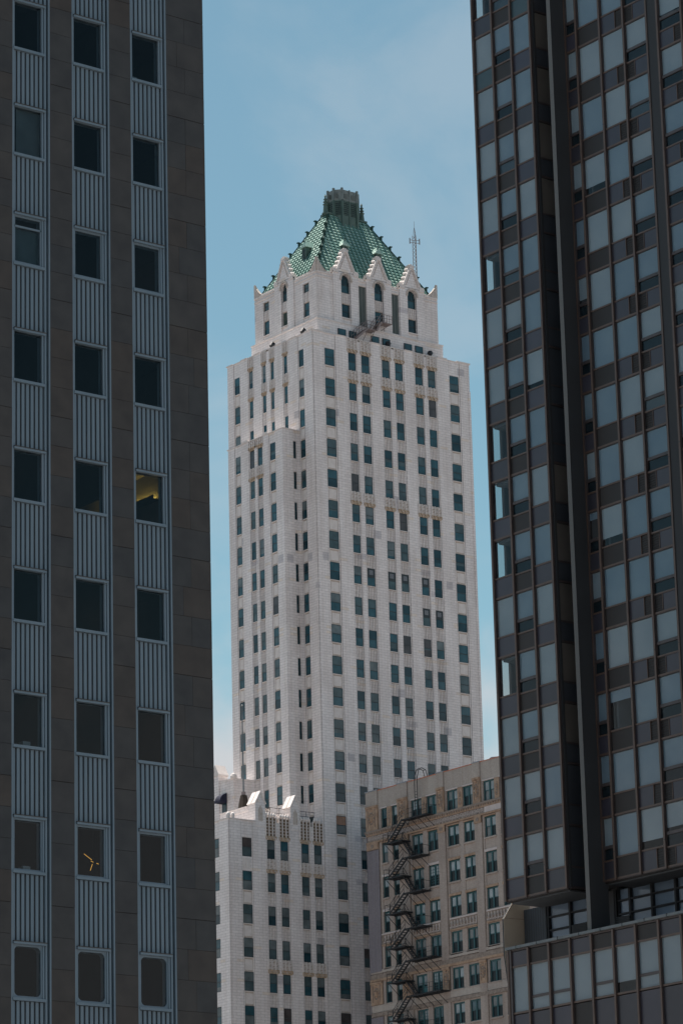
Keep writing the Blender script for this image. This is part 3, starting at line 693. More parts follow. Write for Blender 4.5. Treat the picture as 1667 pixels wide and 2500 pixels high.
# lantern
lan = MB(); lx, ly = 241.1, 307.4; hx, hy, ch = 1.82, 1.25, .70
oct_ = [(lx - hx + ch, ly - hy), (lx + hx - ch, ly - hy), (lx + hx, ly - hy + ch), (lx + hx, ly + hy - ch), (lx + hx - ch, ly + hy), (lx - hx + ch, ly + hy), (lx - hx, ly + hy - ch), (lx - hx, ly - hy + ch)]
def ring(z0, z1, mat, grow=0.0, mb=None):
    mb = mb or lan
    k = [(lx + (x - lx) * (1 + grow / hx), ly + (y - ly) * (1 + grow / hy)) for x, y in oct_]
    mb.mesh([(x, y, z0) for x, y in k] + [(x, y, z1) for x, y in k], [tuple(range(7, -1, -1)), tuple(range(8, 16))] + [(i, (i + 1) % 8, 8 + (i + 1) % 8, 8 + i) for i in range(8)], mat)
ring(156.5, 162.5, 'old_copper')
band = MB(); ring(162.5, 163.85, 'lead_band', .03, band)
for i in range(8):
    a = Vector((*oct_[i], 0)); b = Vector((*oct_[(i + 1) % 8], 0)); d = b - a; ln_ = d.length; d.normalize(); nn = Vector((d.y, -d.x, 0))
    lan.bar(a + Vector((0, 0, 156.5)) + nn * .02, a + Vector((0, 0, 162.5)) + nn * .02, .26, 'old_copper')
    band.bar(a + Vector((0, 0, 162.4)) + nn * .03, a + Vector((0, 0, 164.05)) + nn * .03, .24, 'lead_band')
    k = max(1, int(ln_ / .75))
    for j in range(k):
        u0 = ln_ * (j + .18) / k; u1 = ln_ * (j + .82) / k
        p = a + d * u0 + nn * .012; q = a + d * u1 + nn * .012
        lan.mesh([p + Vector((0, 0, 160.6)), q + Vector((0, 0, 160.6)), q + Vector((0, 0, 162.35)), p + Vector((0, 0, 162.35))], [(0, 1, 2, 3)], 'copper_dark')
        for s_ in range(7): lan.bar(p + nn * .02 + Vector((0, 0, 160.7 + s_ * .25)), q + nn * .02 + Vector((0, 0, 160.7 + s_ * .25)), .05, 'old_copper')
        if j: c_ = a + d * (ln_ * j / k); lan.bar(c_ + Vector((0, 0, 157.5)), c_ + Vector((0, 0, 162.5)), .15, 'old_copper'); band.bar(c_ + nn * .03 + Vector((0, 0, 162.4)), c_ + nn * .03 + Vector((0, 0, 163.95)), .14, 'lead_band')
        p2 = p + nn * .03; q2 = q + nn * .03
        band.bar((p2 + q2) / 2 + Vector((0, 0, 162.75)), (p2 + q2) / 2 + Vector((0, 0, 163.35)), (u1 - u0) * .8, 'slot_copper', .05)
lo_ = lan.build('lantern', tower); band.build('crown_band', lo_)
m = MB()
for i in range(3): m.tube((247.75 + i * .3, 307.4, 155.2), (247.75 + i * .3, 307.4, 156.4 - .1 * i), .035, 'iron')
m.bar((247.6, 307.4, 156.1), (248.5, 307.4, 156.1), .06, 'iron'); m.bar((247.6, 307.4, 155.7), (248.5, 307.4, 155.7), .06, 'iron'); m.build('aerial_bracket', rf)
wins.finish()

# --- separate things on the skyscraper
m = MB(); mast = thing('antenna_mast', 'thin grey lattice radio mast rising behind the right end of the green roof', 'antenna', (253.2, 308.8, 142.4))
c = [(253.2 + .26 * math.cos(t), 308.8 + .26 * math.sin(t)) for t in (.5, 2.6, 4.7)]
for x, y in c: m.tube((x, y, 142.0), (x, y, 161.4), .035, 'rusty_iron')
for i in range(40):
    z = 142.3 + i * .48
    for a, b in ((0, 1), (1, 2), (2, 0)): m.bar((*c[a], z), (*c[b], z + .48), .03, 'rusty_iron')
m.build('lattice_frame', mast)
m = MB(); m.tube((253.2, 308.8, 161.2), (253.2, 308.8, 163.4), .035, 'rusty_iron', .015)
for s_ in (-1, 1):
    m.bar((253.2, 308.8, 160.9), (253.2 + .62 * s_, 308.8 - .2 * s_, 160.9), .05, 'rusty_iron'); m.bar((253.2, 308.8, 160.55), (253.2 + .62 * s_, 308.8 - .2 * s_, 160.55), .05, 'rusty_iron')
    m.bar((253.2 + .6 * s_, 308.8 - .2 * s_, 160.4), (253.2 + .6 * s_, 308.8 - .2 * s_, 161.15), .09, 'rusty_iron')
for a in c: m.bar((*a, 161.4), (253.2, 308.8, 162.6), .03, 'rusty_iron')
m.build('aerial', mast)

fpole = thing('flagpole', 'tall grey flagpole on a dark pyramid base on the roof of the white wing', 'flagpole', (223.72, 306, 84.3))
m = MB(); m.tube((223.72, 306, 84.3), (223.72, 306, 98.2), .11, 'steel', .06, 10); m.lathe((223.72, 306, 98.2), [(.03, 0), (.12, .08), (.12, .16), (.02, .24)], 'steel'); m.build('pole', fpole)
m = MB(); m.mesh([(222.95, 305.25, 84.35), (224.5, 305.25, 84.35), (224.5, 306.75, 84.35), (222.95, 306.75, 84.35), (223.45, 305.75, 88.1), (224.0, 305.75, 88.1), (224.0, 306.25, 88.1), (223.45, 306.25, 88.1)],
                 [(0, 1, 2, 3), (4, 5, 6, 7), (0, 1, 5, 4), (1, 2, 6, 5), (2, 3, 7, 6), (3, 0, 4, 7)], 'shroud')
m.box(223.55, 223.9, 305.83, 306.17, 88.1, 88.5, 'rusty_iron'); m.build('base', fpole)

fl_spots = [((230.62, 302.25, ZP + .14), 'dark floodlight box on the parapet, nearest the skyscraper corner on its left side', -1),
            ((230.62, 308.25, ZP + .14), 'dark tilted floodlight on the far left parapet of the skyscraper', -1),
            ((241.75, 300.35, ZP + .06), 'dark floodlight on the front parapet below the small iron stair', 0),
            ((248.1, 300.35, ZP + .06), 'dark floodlight on the front parapet nearest the right end', 0)]
for (p, lab, sd_) in fl_spots:
    t = thing('floodlight', lab, 'floodlight', p, 'floodlights along the skyscraper parapet')
    m = MB(); m.bar((p[0], p[1], p[2]), (p[0], p[1], p[2] + .35), .06, 'iron'); m.bar((p[0] - .25, p[1], p[2] + .05), (p[0] + .25, p[1], p[2] + .05), .08, 'iron'); m.build('bracket', t)
    m = MB(); d = Vector((.18, .25, .22)) if sd_ == 0 else Vector((.28, .12, .24)); c0 = Vector(p) + Vector((0, 0, .42))
    m.tube(c0 - d, c0 + d * .6, .17, 'iron', .36, 6); m.build('lamp_head', t)

# small iron stair from the crown down to the parapet walk
st = thing('service_stair', 'small grey iron stair and landing outside the middle crown window of the skyscraper', 'stair', (239.5, 300.4, 142.5))
ya, yb = 299.75, 300.85
def flight(mb, p, q, wa, wb, n, mat, axis='y'):
    for yy in (wa, wb): mb.bar((p[0], yy, p[1]), (q[0], yy, q[1]), .06, mat, .2)
    for i in range(n):
        t = (i + .5) / n; x = p[0] + (q[0] - p[0]) * t; z = p[1] + (q[1] - p[1]) * t
        mb.box(x - .12, x + .12, wa, wb, z, z + .04, mat)
def rail(mb, p, q, yy, mat, h=1.0, n=4):
    for hh in (h, h * .55): mb.bar((p[0], yy, p[1] + hh), (q[0], yy, q[1] + hh), .045, mat)
    for i in range(n + 1):
        t = i / n; x = p[0] + (q[0] - p[0]) * t; z = p[1] + (q[1] - p[1]) * t; mb.bar((x, yy, z), (x, yy, z + h), .04, mat)
m = MB(); m.box(240.3, 241.95, ya, yb, 145.15, 145.25, 'rusty_iron'); m.build('landing', st); m = MB(); m.box(238.2, 239.6, ya, yb, 143.95, 144.05, 'rusty_iron'); m.build('landing', st)
m = MB(); flight(m, (239.6, 144.0), (240.4, 145.2), ya, yb, 6, 'rusty_iron'); m.build('stair_flight', st); m = MB(); flight(m, (236.6, 142.5), (238.3, 144.0), ya, yb, 8, 'rusty_iron'); m.build('stair_flight', st)
m = MB()
for yy in (ya, yb - .1):
    rail(m, (240.4, 145.2), (241.95, 145.2), yy, 'rusty_iron'); rail(m, (239.5, 144.0), (240.4, 145.2), yy, 'rusty_iron', n=2); rail(m, (238.2, 144.0), (239.5, 144.0), yy, 'rusty_iron', n=2); rail(m, (236.6, 142.5), (238.2, 144.0), yy, 'rusty_iron')
m.build('railing', st)
for p, q in (((240.5, ya + .1, 145.15), (240.0, yb + .1, 144.6)), ((241.7, ya + .1, 145.15), (241.2, yb + .1, 144.6)), ((238.4, ya + .1, 143.95), (238.2, yb, 142.5)), ((239.4, ya + .1, 143.95), (239.2, yb, 142.5))):
    m = MB(); m.bar(p, q, .05, 'rusty_iron'); m.build('bracket', st)
rl = thing('roof_railing', 'thin dark pipe railing along the terrace of the low white wing', 'railing', (223, 301.5, 84.3))
m = MB()
for x in (222.6, 223.6, 224.9, 227.2, 228.6): m.tube((x, 301.0, 84.3), (x, 301.0, 85.9), .03, 'iron')
m.build('post', rl)
m = MB()
for z in (85.3, 85.85): m.tube((222.5, 301.0, z), (229.8, 301.0, z), .03, 'iron')
m.tube((222.6, 301.0, 85.9), (224.9, 301.0, 84.9), .035, 'coping'); m.build('rail', rl)

# ================================================================== STONE OFFICE BUILDING (left)
off = thing('stone_office_building', 'dark charcoal stone office block with three strips of square windows and ribbed blue-grey panels', 'office building', (60, 90, 0))
YL = 90.0; LF = FA(YL)
sills = [66.1, 62.44, 58.72, 54.96, 51.14, 47.13, 43.11, 39.13, 35.08, 31.11, 27.16, 23.15, 19.15]
strips = [(56.86, 58.32), (59.20, 60.70), (61.57, 63.05)]
piers = [(52.0, 56.86), (58.32, 59.20), (60.70, 61.57), (63.05, 64.62)]
TOPL = 69.5
joints = [69.5]
for a, b in zip(sills[:-1], sills[1:]):
    n = 4
    for i in range(n): joints.append(a - .98 - (a - b) * i / n)
joints = sorted(set(round(j, 3) for j in joints if j < 69), reverse=True); joints = [69.5] + joints + [joints[-1] - i for i in range(1, 18) if joints[-1] - i > .3] + [0.0]
for pi, (u0, u1) in enumerate(piers):
    m = MB(); m.fb(LF, u0 + .01, u1 - .01, -.5, -.02, 0, TOPL, 'stone_joint')
    for ji, (z1, z0) in enumerate(zip(joints[:-1], joints[1:])):
        cuts = [u0, u1]
        if pi == 3: cuts = [u0, u0 + (.77 if (ji % 2) else R.choice((.45, .77, 1.0))), u1] if ji % 4 else [u0, u1]
        if pi == 0: cuts = [u0, 53.4, 54.6 + .4 * (ji % 2), 56.0 - .3 * (ji % 2), u1]
        gap = .016 if ji % 4 == 1 else .007
        for a, b in zip(cuts[:-1], cuts[1:]):
            m.fb(LF, a + (.004 if a > u0 else 0), b - (.004 if b < u1 else 0), -.03, R.uniform(0, .006), z0 + .003, z1 - gap, 'stone_block')
    m.build('stone_pier', off)
bk = MB(); bk.box(52.0, 64.6, 97.0, 110, 0, TOPL, 'stone_block'); bk.box(64.3, 64.6, 90.5, 97, 0, TOPL, 'stone_block'); bk.box(52, 52.3, 90.5, 97, 0, TOPL, 'stone_block'); bk.box(52, 64.6, 90.5, 97, 0, 18, 'stone_block')
bk.build('wall', off)
slab = MB()
for i, s_ in enumerate(sills): slab.box(52.3, 64.3, 90.35, 97, s_ + 2.35, s_ + 2.9, 'room_plaster' if i == 6 else 'room_dark')  # lit floor keeps plaster; other rooms' gloom is in their darker colour
slab.box(52.3, 64.3, 96.6, 97, 17, TOPL, 'room_dark')
for i, s_ in enumerate(sills):
    if i != 6:
        slab.box(58.6, 58.75, 90.4, 96.6, s_ - 1, s_ + 2.34, 'room_dark'); slab.box(61.1, 61.25, 90.4, 96.6, s_ - 1, s_ + 2.34, 'room_dark')
    else: slab.box(58.6, 58.75, 90.4, 96.6, s_ - 1, s_ + 2.34, 'room_dark'); slab.box(61.1, 61.25, 90.4, 96.6, s_ + 1.02, s_ + 2.34, 'room_dark')  # unseen bulkhead added to mask lamp glow in the middle strip
slab.box(63.5, 63.65, 90.4, 96.6, sills[6] - 1, sills[6] + 2.34, 'room_plaster')
slab.build('interior', off)
# blinds seen inside two of the rooms
def rounded(F, u0, u1, z0, z1, r):
    pts = []
    for (cu, cz, a0) in ((u1 - r, z1 - r, 0), (u0 + r, z1 - r, 90), (u0 + r, z0 + r, 180), (u1 - r, z0 + r, 270)):
        for i in range(5): t = math.radians(a0 + i * 22.5); pts.append((cu + r * math.cos(t), cz + r * math.sin(t)))
    return pts
for si, (u0, u1) in enumerate(strips):
    ch = MB()                                             # the channels that run the full height each side of a strip
    ch.fb(LF, u0, u0 + .05, -.35, .0, 0, TOPL, 'aluminium'); ch.fb(LF, u1 - .055, u1, -.35, .01, 0, TOPL, 'aluminium'); ch.fb(LF, u1 - .13, u1 - .055, -.4, -.16, 0, TOPL, 'aluminium_shadow')
    ch.fb(LF, u1 - .20, u1 - .13, -.35, -.02, 0, TOPL, 'aluminium')
    ch.build('channel', off)
    a, b = u0 + .05, u1 - .20
    for wi, s_ in enumerate(sills):
        fr = MB(); rnd = wi == 10
        zt = s_ + 1.70
        fr.fb(LF, a, b + .0, -.3, .03, s_ - .06, s_ + .03, 'aluminium'); fr.fb(LF, a + .02, b + .02, -.3, .06, zt - .02, zt + .05, 'aluminium')
        fr.fb(LF, a + .02, b + .02, -.1, .075, zt + .05, zt + .075, 'stone_block')
        fr.fb(LF, a, a + .045, -.3, -.02, s_ + .03, zt - .02, 'aluminium'); fr.fb(LF, b - .10, b - .05, -.3, -.02, s_ + .03, zt - .02, 'aluminium'); fr.fb(LF, b - .05, b, -.3, -.06, s_ + .03, zt - .02, 'aluminium')
        g0, g1 = a + .045, b - .10
        if wi in (4, 9) or rnd:                           # a second inner frame
            for (p, q, r_, t_) in ((g0, g0 + .05, s_ + .03, zt - .02), (g1 - .05, g1, s_ + .03, zt - .02), (g0 + .05, g1 - .05, s_ + .03, s_ + .09), (g0 + .05, g1 - .05, zt - .08, zt - .02)): fr.fb(LF, p, q, -.3, -.05, r_, t_, 'aluminium')
        if rnd:
            o = [(g0, s_ + .03), (g1, s_ + .03), (g1, zt - .02), (g0, zt - .02)]
            for cu, cz, su, sz in ((g0 + .05, s_ + .09, 1, 1), (g1 - .05, s_ + .09, -1, 1), (g1 - .05, zt - .08, -1, -1), (g0 + .05, zt - .08, 1, -1)):
                r_ = .16; pts = [(cu, cz)] + [(cu + su * (r_ - r_ * math.sin(t)), cz + sz * (r_ - r_ * math.cos(t))) for t in [i * math.pi / 12 for i in range(7)]]
                fr.prism(LF, pts, -.3, -.06, 'aluminium')
        if wi == 4 and si == 0: fr.fb(LF, g0, g1, -.3, -.05, s_ + 1.27, s_ + 1.33, 'aluminium')
        pn = MB(); pn.fb(LF, g0, g1, -.105, -.095, s_ + .03, zt - .02, 'glass_smoke')
        wo_ = fr.build('window', off); pn.build('pane', wo_)
        if (si, wi) in ((0, 3), (0, 4)):
            bl = MB(); bl.fb(LF, g0 + (.16 if wi == 3 else 0), g1, -.20, -.19, s_ + .03, (s_ + 1.25) if wi == 4 else zt, 'pane_grey' if wi == 4 else 'pane_blind'); bl.build('blind', wo_)
        if (si, wi) in ((2, 2), (0, 8), (0, 9)):
            bx = MB(); q = g0 + .1 if si == 2 else g1 - .55
            bx.fb(LF, q, q + .28, -.55, -.30, s_ + .03, s_ + .24, 'pane_pale'); bx.build('papers', wo_)
        if wi + 1 < len(sills):                           # ribbed metal panel below this window
            zb = sills[wi + 1] + 1.775; zz = s_ - .06
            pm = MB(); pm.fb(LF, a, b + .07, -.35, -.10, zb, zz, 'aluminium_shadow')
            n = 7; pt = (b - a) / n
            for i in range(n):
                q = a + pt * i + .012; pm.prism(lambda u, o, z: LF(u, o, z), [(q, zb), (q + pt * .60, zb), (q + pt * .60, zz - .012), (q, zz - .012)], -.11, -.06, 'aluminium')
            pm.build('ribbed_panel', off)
# the lights behind the glass
t = thing('cove_light', 'warm yellow strip light on the ceiling edge inside the right hand lit window', 'light', (63.42, 93, 44.4))
m = MB(); m.box(63.28, 63.5, 91.35, 95.6, 44.42, 44.46, 'room_dark'); m.box(63.26, 63.28, 91.35, 95.6, 44.42, 44.58, 'room_dark'); m.build('trough', t)
m = MB(); m.box(63.36, 63.44, 91.5, 95.0, 44.47, 44.50, 'lamp_yellow'); m.build('tube', t)
t = thing('pendant_light', 'pendant lamp of four thin orange tubes hanging inside the middle lower window', 'light', (60.9, 91.5, 31.9))
for p, q in (((60.54, 91.5, 32.20), (60.84, 91.5, 32.03)), ((60.80, 91.5, 31.99), (60.90, 91.5, 31.96)), ((60.86, 91.5, 31.90), (60.78, 91.5, 31.68)), ((61.02, 91.5, 31.94), (61.13, 91.5, 31.91))):
    m = MB(); m.tube(p, q, .008, 'lamp_orange', n=6); m.build('tube', t)
m = MB(); m.tube((60.9, 91.5, 32.0), (60.9, 91.5, 33.45), .008, 'iron', n=6); m.build('cord', t)

# ================================================================== BROWN BRICK BUILDING
brn = thing('brick_loft_building', 'brown brick loft building with teal window frames and tan terracotta trim', 'building', (230, 275, 0))
XN = 230.0; NB = FB(XN); YN1, YN0 = 291.9, 262.0; PT = 86.45
bw = MB()
rowsN = [(82.18, 84.36), (78.36, 80.56), (74.56, 76.86), (70.80, 73.08), (67.04, 69.34), (63.25, 65.54), (59.6, 61.85)]
winN = [(288.42, 289.48), (286.52, 287.58)] + [v for k in range(4) for v in ((282.42 - 6.03 * k + (0 if k else .0), 284.28 - 6.03 * k), (279.78 - 6.03 * k, 281.62 - 6.03 * k))]
pil = [(289.9, 291.9), (284.75, 286.42)] + [(278.55 - 6.03 * k, 279.72 - 6.03 * k) for k in range(3)]
bw.box(XN + .35, 250, YN0, YN1 - .05, 0, PT - .8, 'brown_brick')
wsort = sorted(winN); ed = [YN0] + [e for w_ in wsort for e in w_] + [YN1 - .02]
for i in range(0, len(ed), 2): bw.fb(NB, ed[i], ed[i + 1], -.4, 0, 0, 84.4, 'brown_brick')
for (u0, u1) in winN:
    prev = 84.36
    for r, (z0, z1) in enumerate(rowsN):
        if r: bw.fb(NB, u0, u1, -.4, -.06, z1, rowsN[r - 1][0], 'brown_brick')
    bw.fb(NB, u0, u1, -.4, -.06, 0, rowsN[-1][0], 'brown_brick')
bw.fb(NB, YN0, YN1 - .02, -.4, .02, 84.4, PT, 'parapet_brick')
for i, (u0, u1) in enumerate(pil):
    bw.fb(NB, u0, u1, -.02, .16, 84.88, PT + .02, 'parapet_brick')
    if i == 0: bw.fb(NB, u0, u1, -.02, .14, 66.75, 80.0, 'plum_brick'); bw.fb(NB, u0, u1, -.02, .13, 0, 61.9, 'plum_brick')
    else: bw.fb(NB, u0, u1, -.02, .12, 0, 80.9, 'brown_brick')
    for e in (u0 - .07, u1): bw.fb(NB, e, e + .07, -.02, .05, 0, 80.8, 'soot_relief')
bw.fb(FB(XN), YN1 - .03, YN1 + .05, -20, .14, 0, 84, 'plum_brick')
bw.build('wall', brn)
tr = MB()
tr.fb(NB, YN0, YN1 + .15, -.3, .30, 81.93, 82.14, 'soot_relief'); tr.fb(NB, YN0, YN1 + .1, -.1, .18, 81.62, 81.93, 'tan_terracotta')
q = YN0
while q < YN1: tr.fb(NB, q, q + .16, .0, .26, 81.74, 81.93, 'soot_relief'); q += .4
tr.build('cornice', brn)
fz = MB(); fz.fb(NB, YN0, YN1 + .04, -.1, .10, 80.95, 81.62, 'soot_relief')
q = 272.2; i = 0                                          # meander frieze
while q < YN1 - .3:
    for (a, b, c_, d) in ((0, .06, 0, .5), (0, .42, .44, .5), (.36, .42, .12, .5), (.16, .42, .12, .18), (.16, .22, .12, .34)): fz.fb(NB, q + a, q + b, .09, .135, 81.03 + c_, 81.03 + d, 'pale_lintel')
    q += .56
fz.fb(NB, YN0, YN1 + .06, -.1, .2, 80.78, 80.95, 'tan_terracotta'); fz.fb(NB, YN0, 272.0, .09, .12, 81.0, 81.6, 'pale_lintel'); fz.build('frieze', brn)
cpn = MB(); cpn.fb(NB, YN0, YN1 + .05, -.5, .08, PT, PT + .07, 'orange_tile')
for u0, u1 in pil: cpn.fb(NB, u0 - .05, u1 + .05, -.45, .22, PT + .03, PT + .13, 'grey_sheet')
cpn.build('parapet_coping', brn)
bd = MB()
for z0, z1, mat, oo in ((66.62, 66.98, 'parapet_brick', .1), (66.0, 66.5, 'soot_relief', .14), (65.75, 66.0, 'tan_terracotta', .18), (62.45, 63.2, 'parapet_brick', .08), (62.0, 62.4, 'soot_relief', .14)): bd.fb(NB, YN0, YN1 + .04, -.1, oo, z0, z1, mat)
bd.build('belt_course', brn)
for (u0, u1) in [(286.45, 289.8)] + [(279.78 - 6.03 * k, 284.3 - 6.03 * k) for k in range(3)]:
    m = MB(); m.fb(NB, u0, u1, -.1, .05, 69.5, 70.72, 'soot_relief'); m.fb(NB, u0, u1, -.1, .14, 70.6, 70.74, 'pale_lintel'); m.fb(NB, u0, u1, -.1, .16, 69.42, 69.56, 'tan_terracotta')
    q = u0 + .2
    while q < u1 - .3:
        m.fb(NB, q, q + .09, .04, .10, 69.7, 70.5, 'pale_lintel'); m.lathe(NB(q + .28, .06, 70.1), [(.02, -.2), (.12, -.1), (.13, .05), (.02, .2)], 'soot_relief', 6); m.fb(NB, q + .2, q + .36, .04, .09, 69.75, 69.83, 'pale_lintel'); q += .5
    m.build('ornament_panel', brn)
# carved pilaster panels
def carved(u0, u1, z0, z1, oo, wide):
    m = MB(); m.fb(NB, u0, u1, -.1, oo, z0, z1, 'tan_terracotta')
    m.fb(NB, u0 + .02, u1 - .02, oo - .02, oo + .1, z1 - .22, z1, 'tan_terracotta')
    c = (u0 + u1) / 2; hw = (u1 - u0) * .30; zc = (z0 + z1) / 2 - .05; hh = (z1 - z0) * .36
    for a, b in ((c - hw - .05, c - hw), (c + hw, c + hw + .05)): m.fb(NB, a, b, oo - .02, oo + .05, zc - hh, zc + hh, 'soot_relief')
    for k in range(10):
        t = 2 * math.pi * k / 10; m.lathe(NB(c + hw * .7 * math.cos(t), oo, zc + hh * .62 * math.sin(t)), [(.01, -.13), (.1, -.06), (.11, .05), (.01, .12)], 'soot_relief', 6)
    m.lathe(NB(c, oo, zc), [(.01, -.4), (.2 if wide else .12, -.22), (.22 if wide else .13, .2), (.01, .4)], 'tan_terracotta', 8)
    m.lathe(NB(c, oo, z1 - .45), [(.01, -.14), (.16, 0), (.01, .14)], 'tan_terracotta', 7); m.build('carved_panel', brn)
for i, (u0, u1) in enumerate(pil):
    carved(u0, u1, 82.15, 84.88, .2, i < 2)
    if i < 2: carved(u0, u1, 63.25, 65.7, .15, True)
    else: carved(u0, u1, 63.3, 65.7, .13, False)
    m = MB(); m.fb(NB, u0, u1, -.05, .2, 80.05, 80.78, 'tan_terracotta'); m.prism(NB, [((u0 + u1) / 2 + .26 * math.cos(q * .785), 80.42 + .22 * math.sin(q * .785)) for q in range(8)], .19, .24, 'soot_relief')
    m.build('capital', brn)
for (a, b) in [(287.6, 288.4)] + [(281.64 - 6.03 * k, 282.4 - 6.03 * k) for k in range(3)]:
    m = MB(); m.fb(NB, a, b, -.05, .05, 82.15, 84.38, 'tan_terracotta'); m.fb(NB, a + .26, b - .26, .04, .08, 82.5, 84.0, 'soot_relief')
    for q in range(5): m.fb(NB, a + .2, b - .2, .04, .11, 82.6 + q * .3, 82.68 + q * .3, 'tan_terracotta')
    m.build('mullion_panel', brn)
NP = [('pane_pale', 'pane_black')] * 8 + [('pane_blind', 'pane_black')] * 5 + [('pane_teal', 'pane_black')] * 3 + [('pane_pale', 'pane_blind')]
for ci, (u0, u1) in enumerate(winN):
    for r, (z0, z1) in enumerate(rowsN):
        if r == len(rowsN) - 1 and ci > 7: pass
        fr = MB(); pn = MB(); oo = -.15
        wide = u1 - u0 > 1.4; t_ = .13
        fr.fb(NB, u0 + .0, u0 + t_, oo - .2, oo, z0, z1, 'teal_paint'); fr.fb(NB, u1 - t_, u1, oo - .2, oo, z0, z1, 'teal_paint')
        fr.fb(NB, u0 + t_, u1 - t_, oo - .2, oo, z1 - .16, z1, 'teal_paint'); fr.fb(NB, u0 + t_, u1 - t_, oo - .2, oo, z0, z0 + .12, 'teal_paint')
        lights = [(u0 + t_, u1 - t_)]
        if wide:
            c = (u0 + u1) / 2; fr.fb(NB, c - .10, c + .10, oo - .2, oo + .02, z0 + .12, z1 - .16, 'teal_paint'); lights = [(u0 + t_, c - .10), (c + .10, u1 - t_)]
        zm = (z0 + z1) / 2 + .05
        choice = R.choice(NP); door = wide and ci in (2, 3) and r in (0, 3, 5) and ci == (3 if r == 0 else 2)
        for li, (a, b) in enumerate(lights):
            fr.fb(NB, a, b, oo - .18, oo - .04, zm - .04, zm + .04, 'teal_paint')
            tp, bt = choice if R.random() < .7 else R.choice(NP)
            fr.fb(NB, a, a + .05, oo - .18, oo - .05, z0 + .12, z1 - .16, 'sash'); fr.fb(NB, b - .05, b, oo - .18, oo - .05, z0 + .12, z1 - .16, 'sash')
            pn.fb(NB, a + .04, b - .04, oo - .08, oo - .05, zm + .04, z1 - .16, tp); pn.fb(NB, a + .04, b - .04, oo - .11, oo - .08, z0 + .12, zm - .04, bt)
            if door and li == 0: fr.fb(NB, a, b, oo - .1, oo - .02, z0 + .12, z0 + 1.0, 'teal_door'); fr.fb(NB, a, a + .1, oo - .1, oo - .02, z0 + 1.0, z1 - .16, 'teal_door'); fr.fb(NB, b - .1, b, oo - .1, oo - .02, z0 + 1.0, z1 - .16, 'teal_door')
            if (ci, r) in ((3, 2), (3, 5), (2, 6), (3, 6)):
                for q in (1, 2): zz = zm + (z1 - .16 - zm) * q / 3; fr.fb(NB, a, b, oo - .06, oo - .03, zz - .025, zz + .025, 'teal_paint')
                for q in (1, 2, 3): zz = z0 + .1 + (zm - z0 - .1) * q / 4; fr.fb(NB, a, b, oo - .06, oo - .03, zz - .025, zz + .025, 'teal_paint')
                fr.fb(NB, (a + b) / 2 - .025, (a + b) / 2 + .025, oo - .06, oo - .03, z0 + .1, z1 - .16, 'teal_paint')
        wo_ = fr.build('window', brn); pn.build('pane', wo_)
        sl = MB()
        if r: sl.fb(NB, u0 - .08, u1 + .08, -.2, .10, z0 - .16, z0 + .005, 'brown_brick' if r not in (0,) else 'tan_terracotta')
        else: sl.fb(NB, u0, u1, -.2, .12, z0 - .05, z0, 'teal_paint')
        sl.build('sill', wo_); sl = MB()
        if r in (2, 3): sl.fb(NB, u0 - .08, u1 + .08, -.2, .05, z1 + .0, z1 + .26, 'pale_lintel' if (ci in (3, 6) and r == 2) or ci == 0 else 'tan_terracotta')
        elif r in (0, 1): sl.fb(NB, u0 - .05, u1 + .05, -.2, .06, z1, z1 + .12, 'pale_lintel' if r == 0 else 'tan_terracotta')
        if sl.v: sl.build('lintel', wo_)
# roof hatch and ridge tiles on its roof
t = thing('roof_hatch', 'grey metal roof hatch with red tile ridge above the brick parapet', 'roof hatch', (231.8, 273, PT))
m = MB(); m.prism(FB(231.2), [(271.2, PT - .3), (273.0, PT - .3), (273.0, PT + .32), (272.1, PT + .62), (271.2, PT + .5)], -1.2, 0, 'grey_sheet'); m.build('hatch_body', t)
m = MB(); m.prism(FB(232.8), [(270.2, PT + .5), (272.6, PT + .5), (272.3, PT + 1.0), (271.0, PT + 1.12), (270.3, PT + .85)], -1.5, 0, 'orange_tile'); m.build('ridge_tiles', t)
# gooseneck ladder
t = thing('roof_ladder', 'black gooseneck ladder hooking over the brick parapet above the fire escape', 'ladder', (229.6, 282.6, 82.3))
m = MB(); pth = lambda dy: [(229.55, 282.55 + dy, 82.3), (229.55, 282.55 + dy, 85.0), (229.2, 282.1 + dy, 86.4), (229.3, 281.9 + dy, 87.25), (229.6, 281.8 + dy, 87.5), (230.1, 281.7 + dy, 87.3), (230.3, 281.65 + dy, 86.5)]
for dy in (0, .45):
    p = pth(dy)
    for a, b in zip(p[:-1], p[1:]): m.tube(a, b, .04, 'iron', n=6)
m.build('rail', t)
m = MB(); a, b = pth(0), pth(.45)
for i in range(9): z = 82.5 + i * .32; m.tube((229.55, 282.55, z), (229.55, 283.0, z), .025, 'iron', n=6)
for k in (2, 3, 5): m.tube(a[k], b[k], .03, 'iron', n=6)
m.build('rung', t)

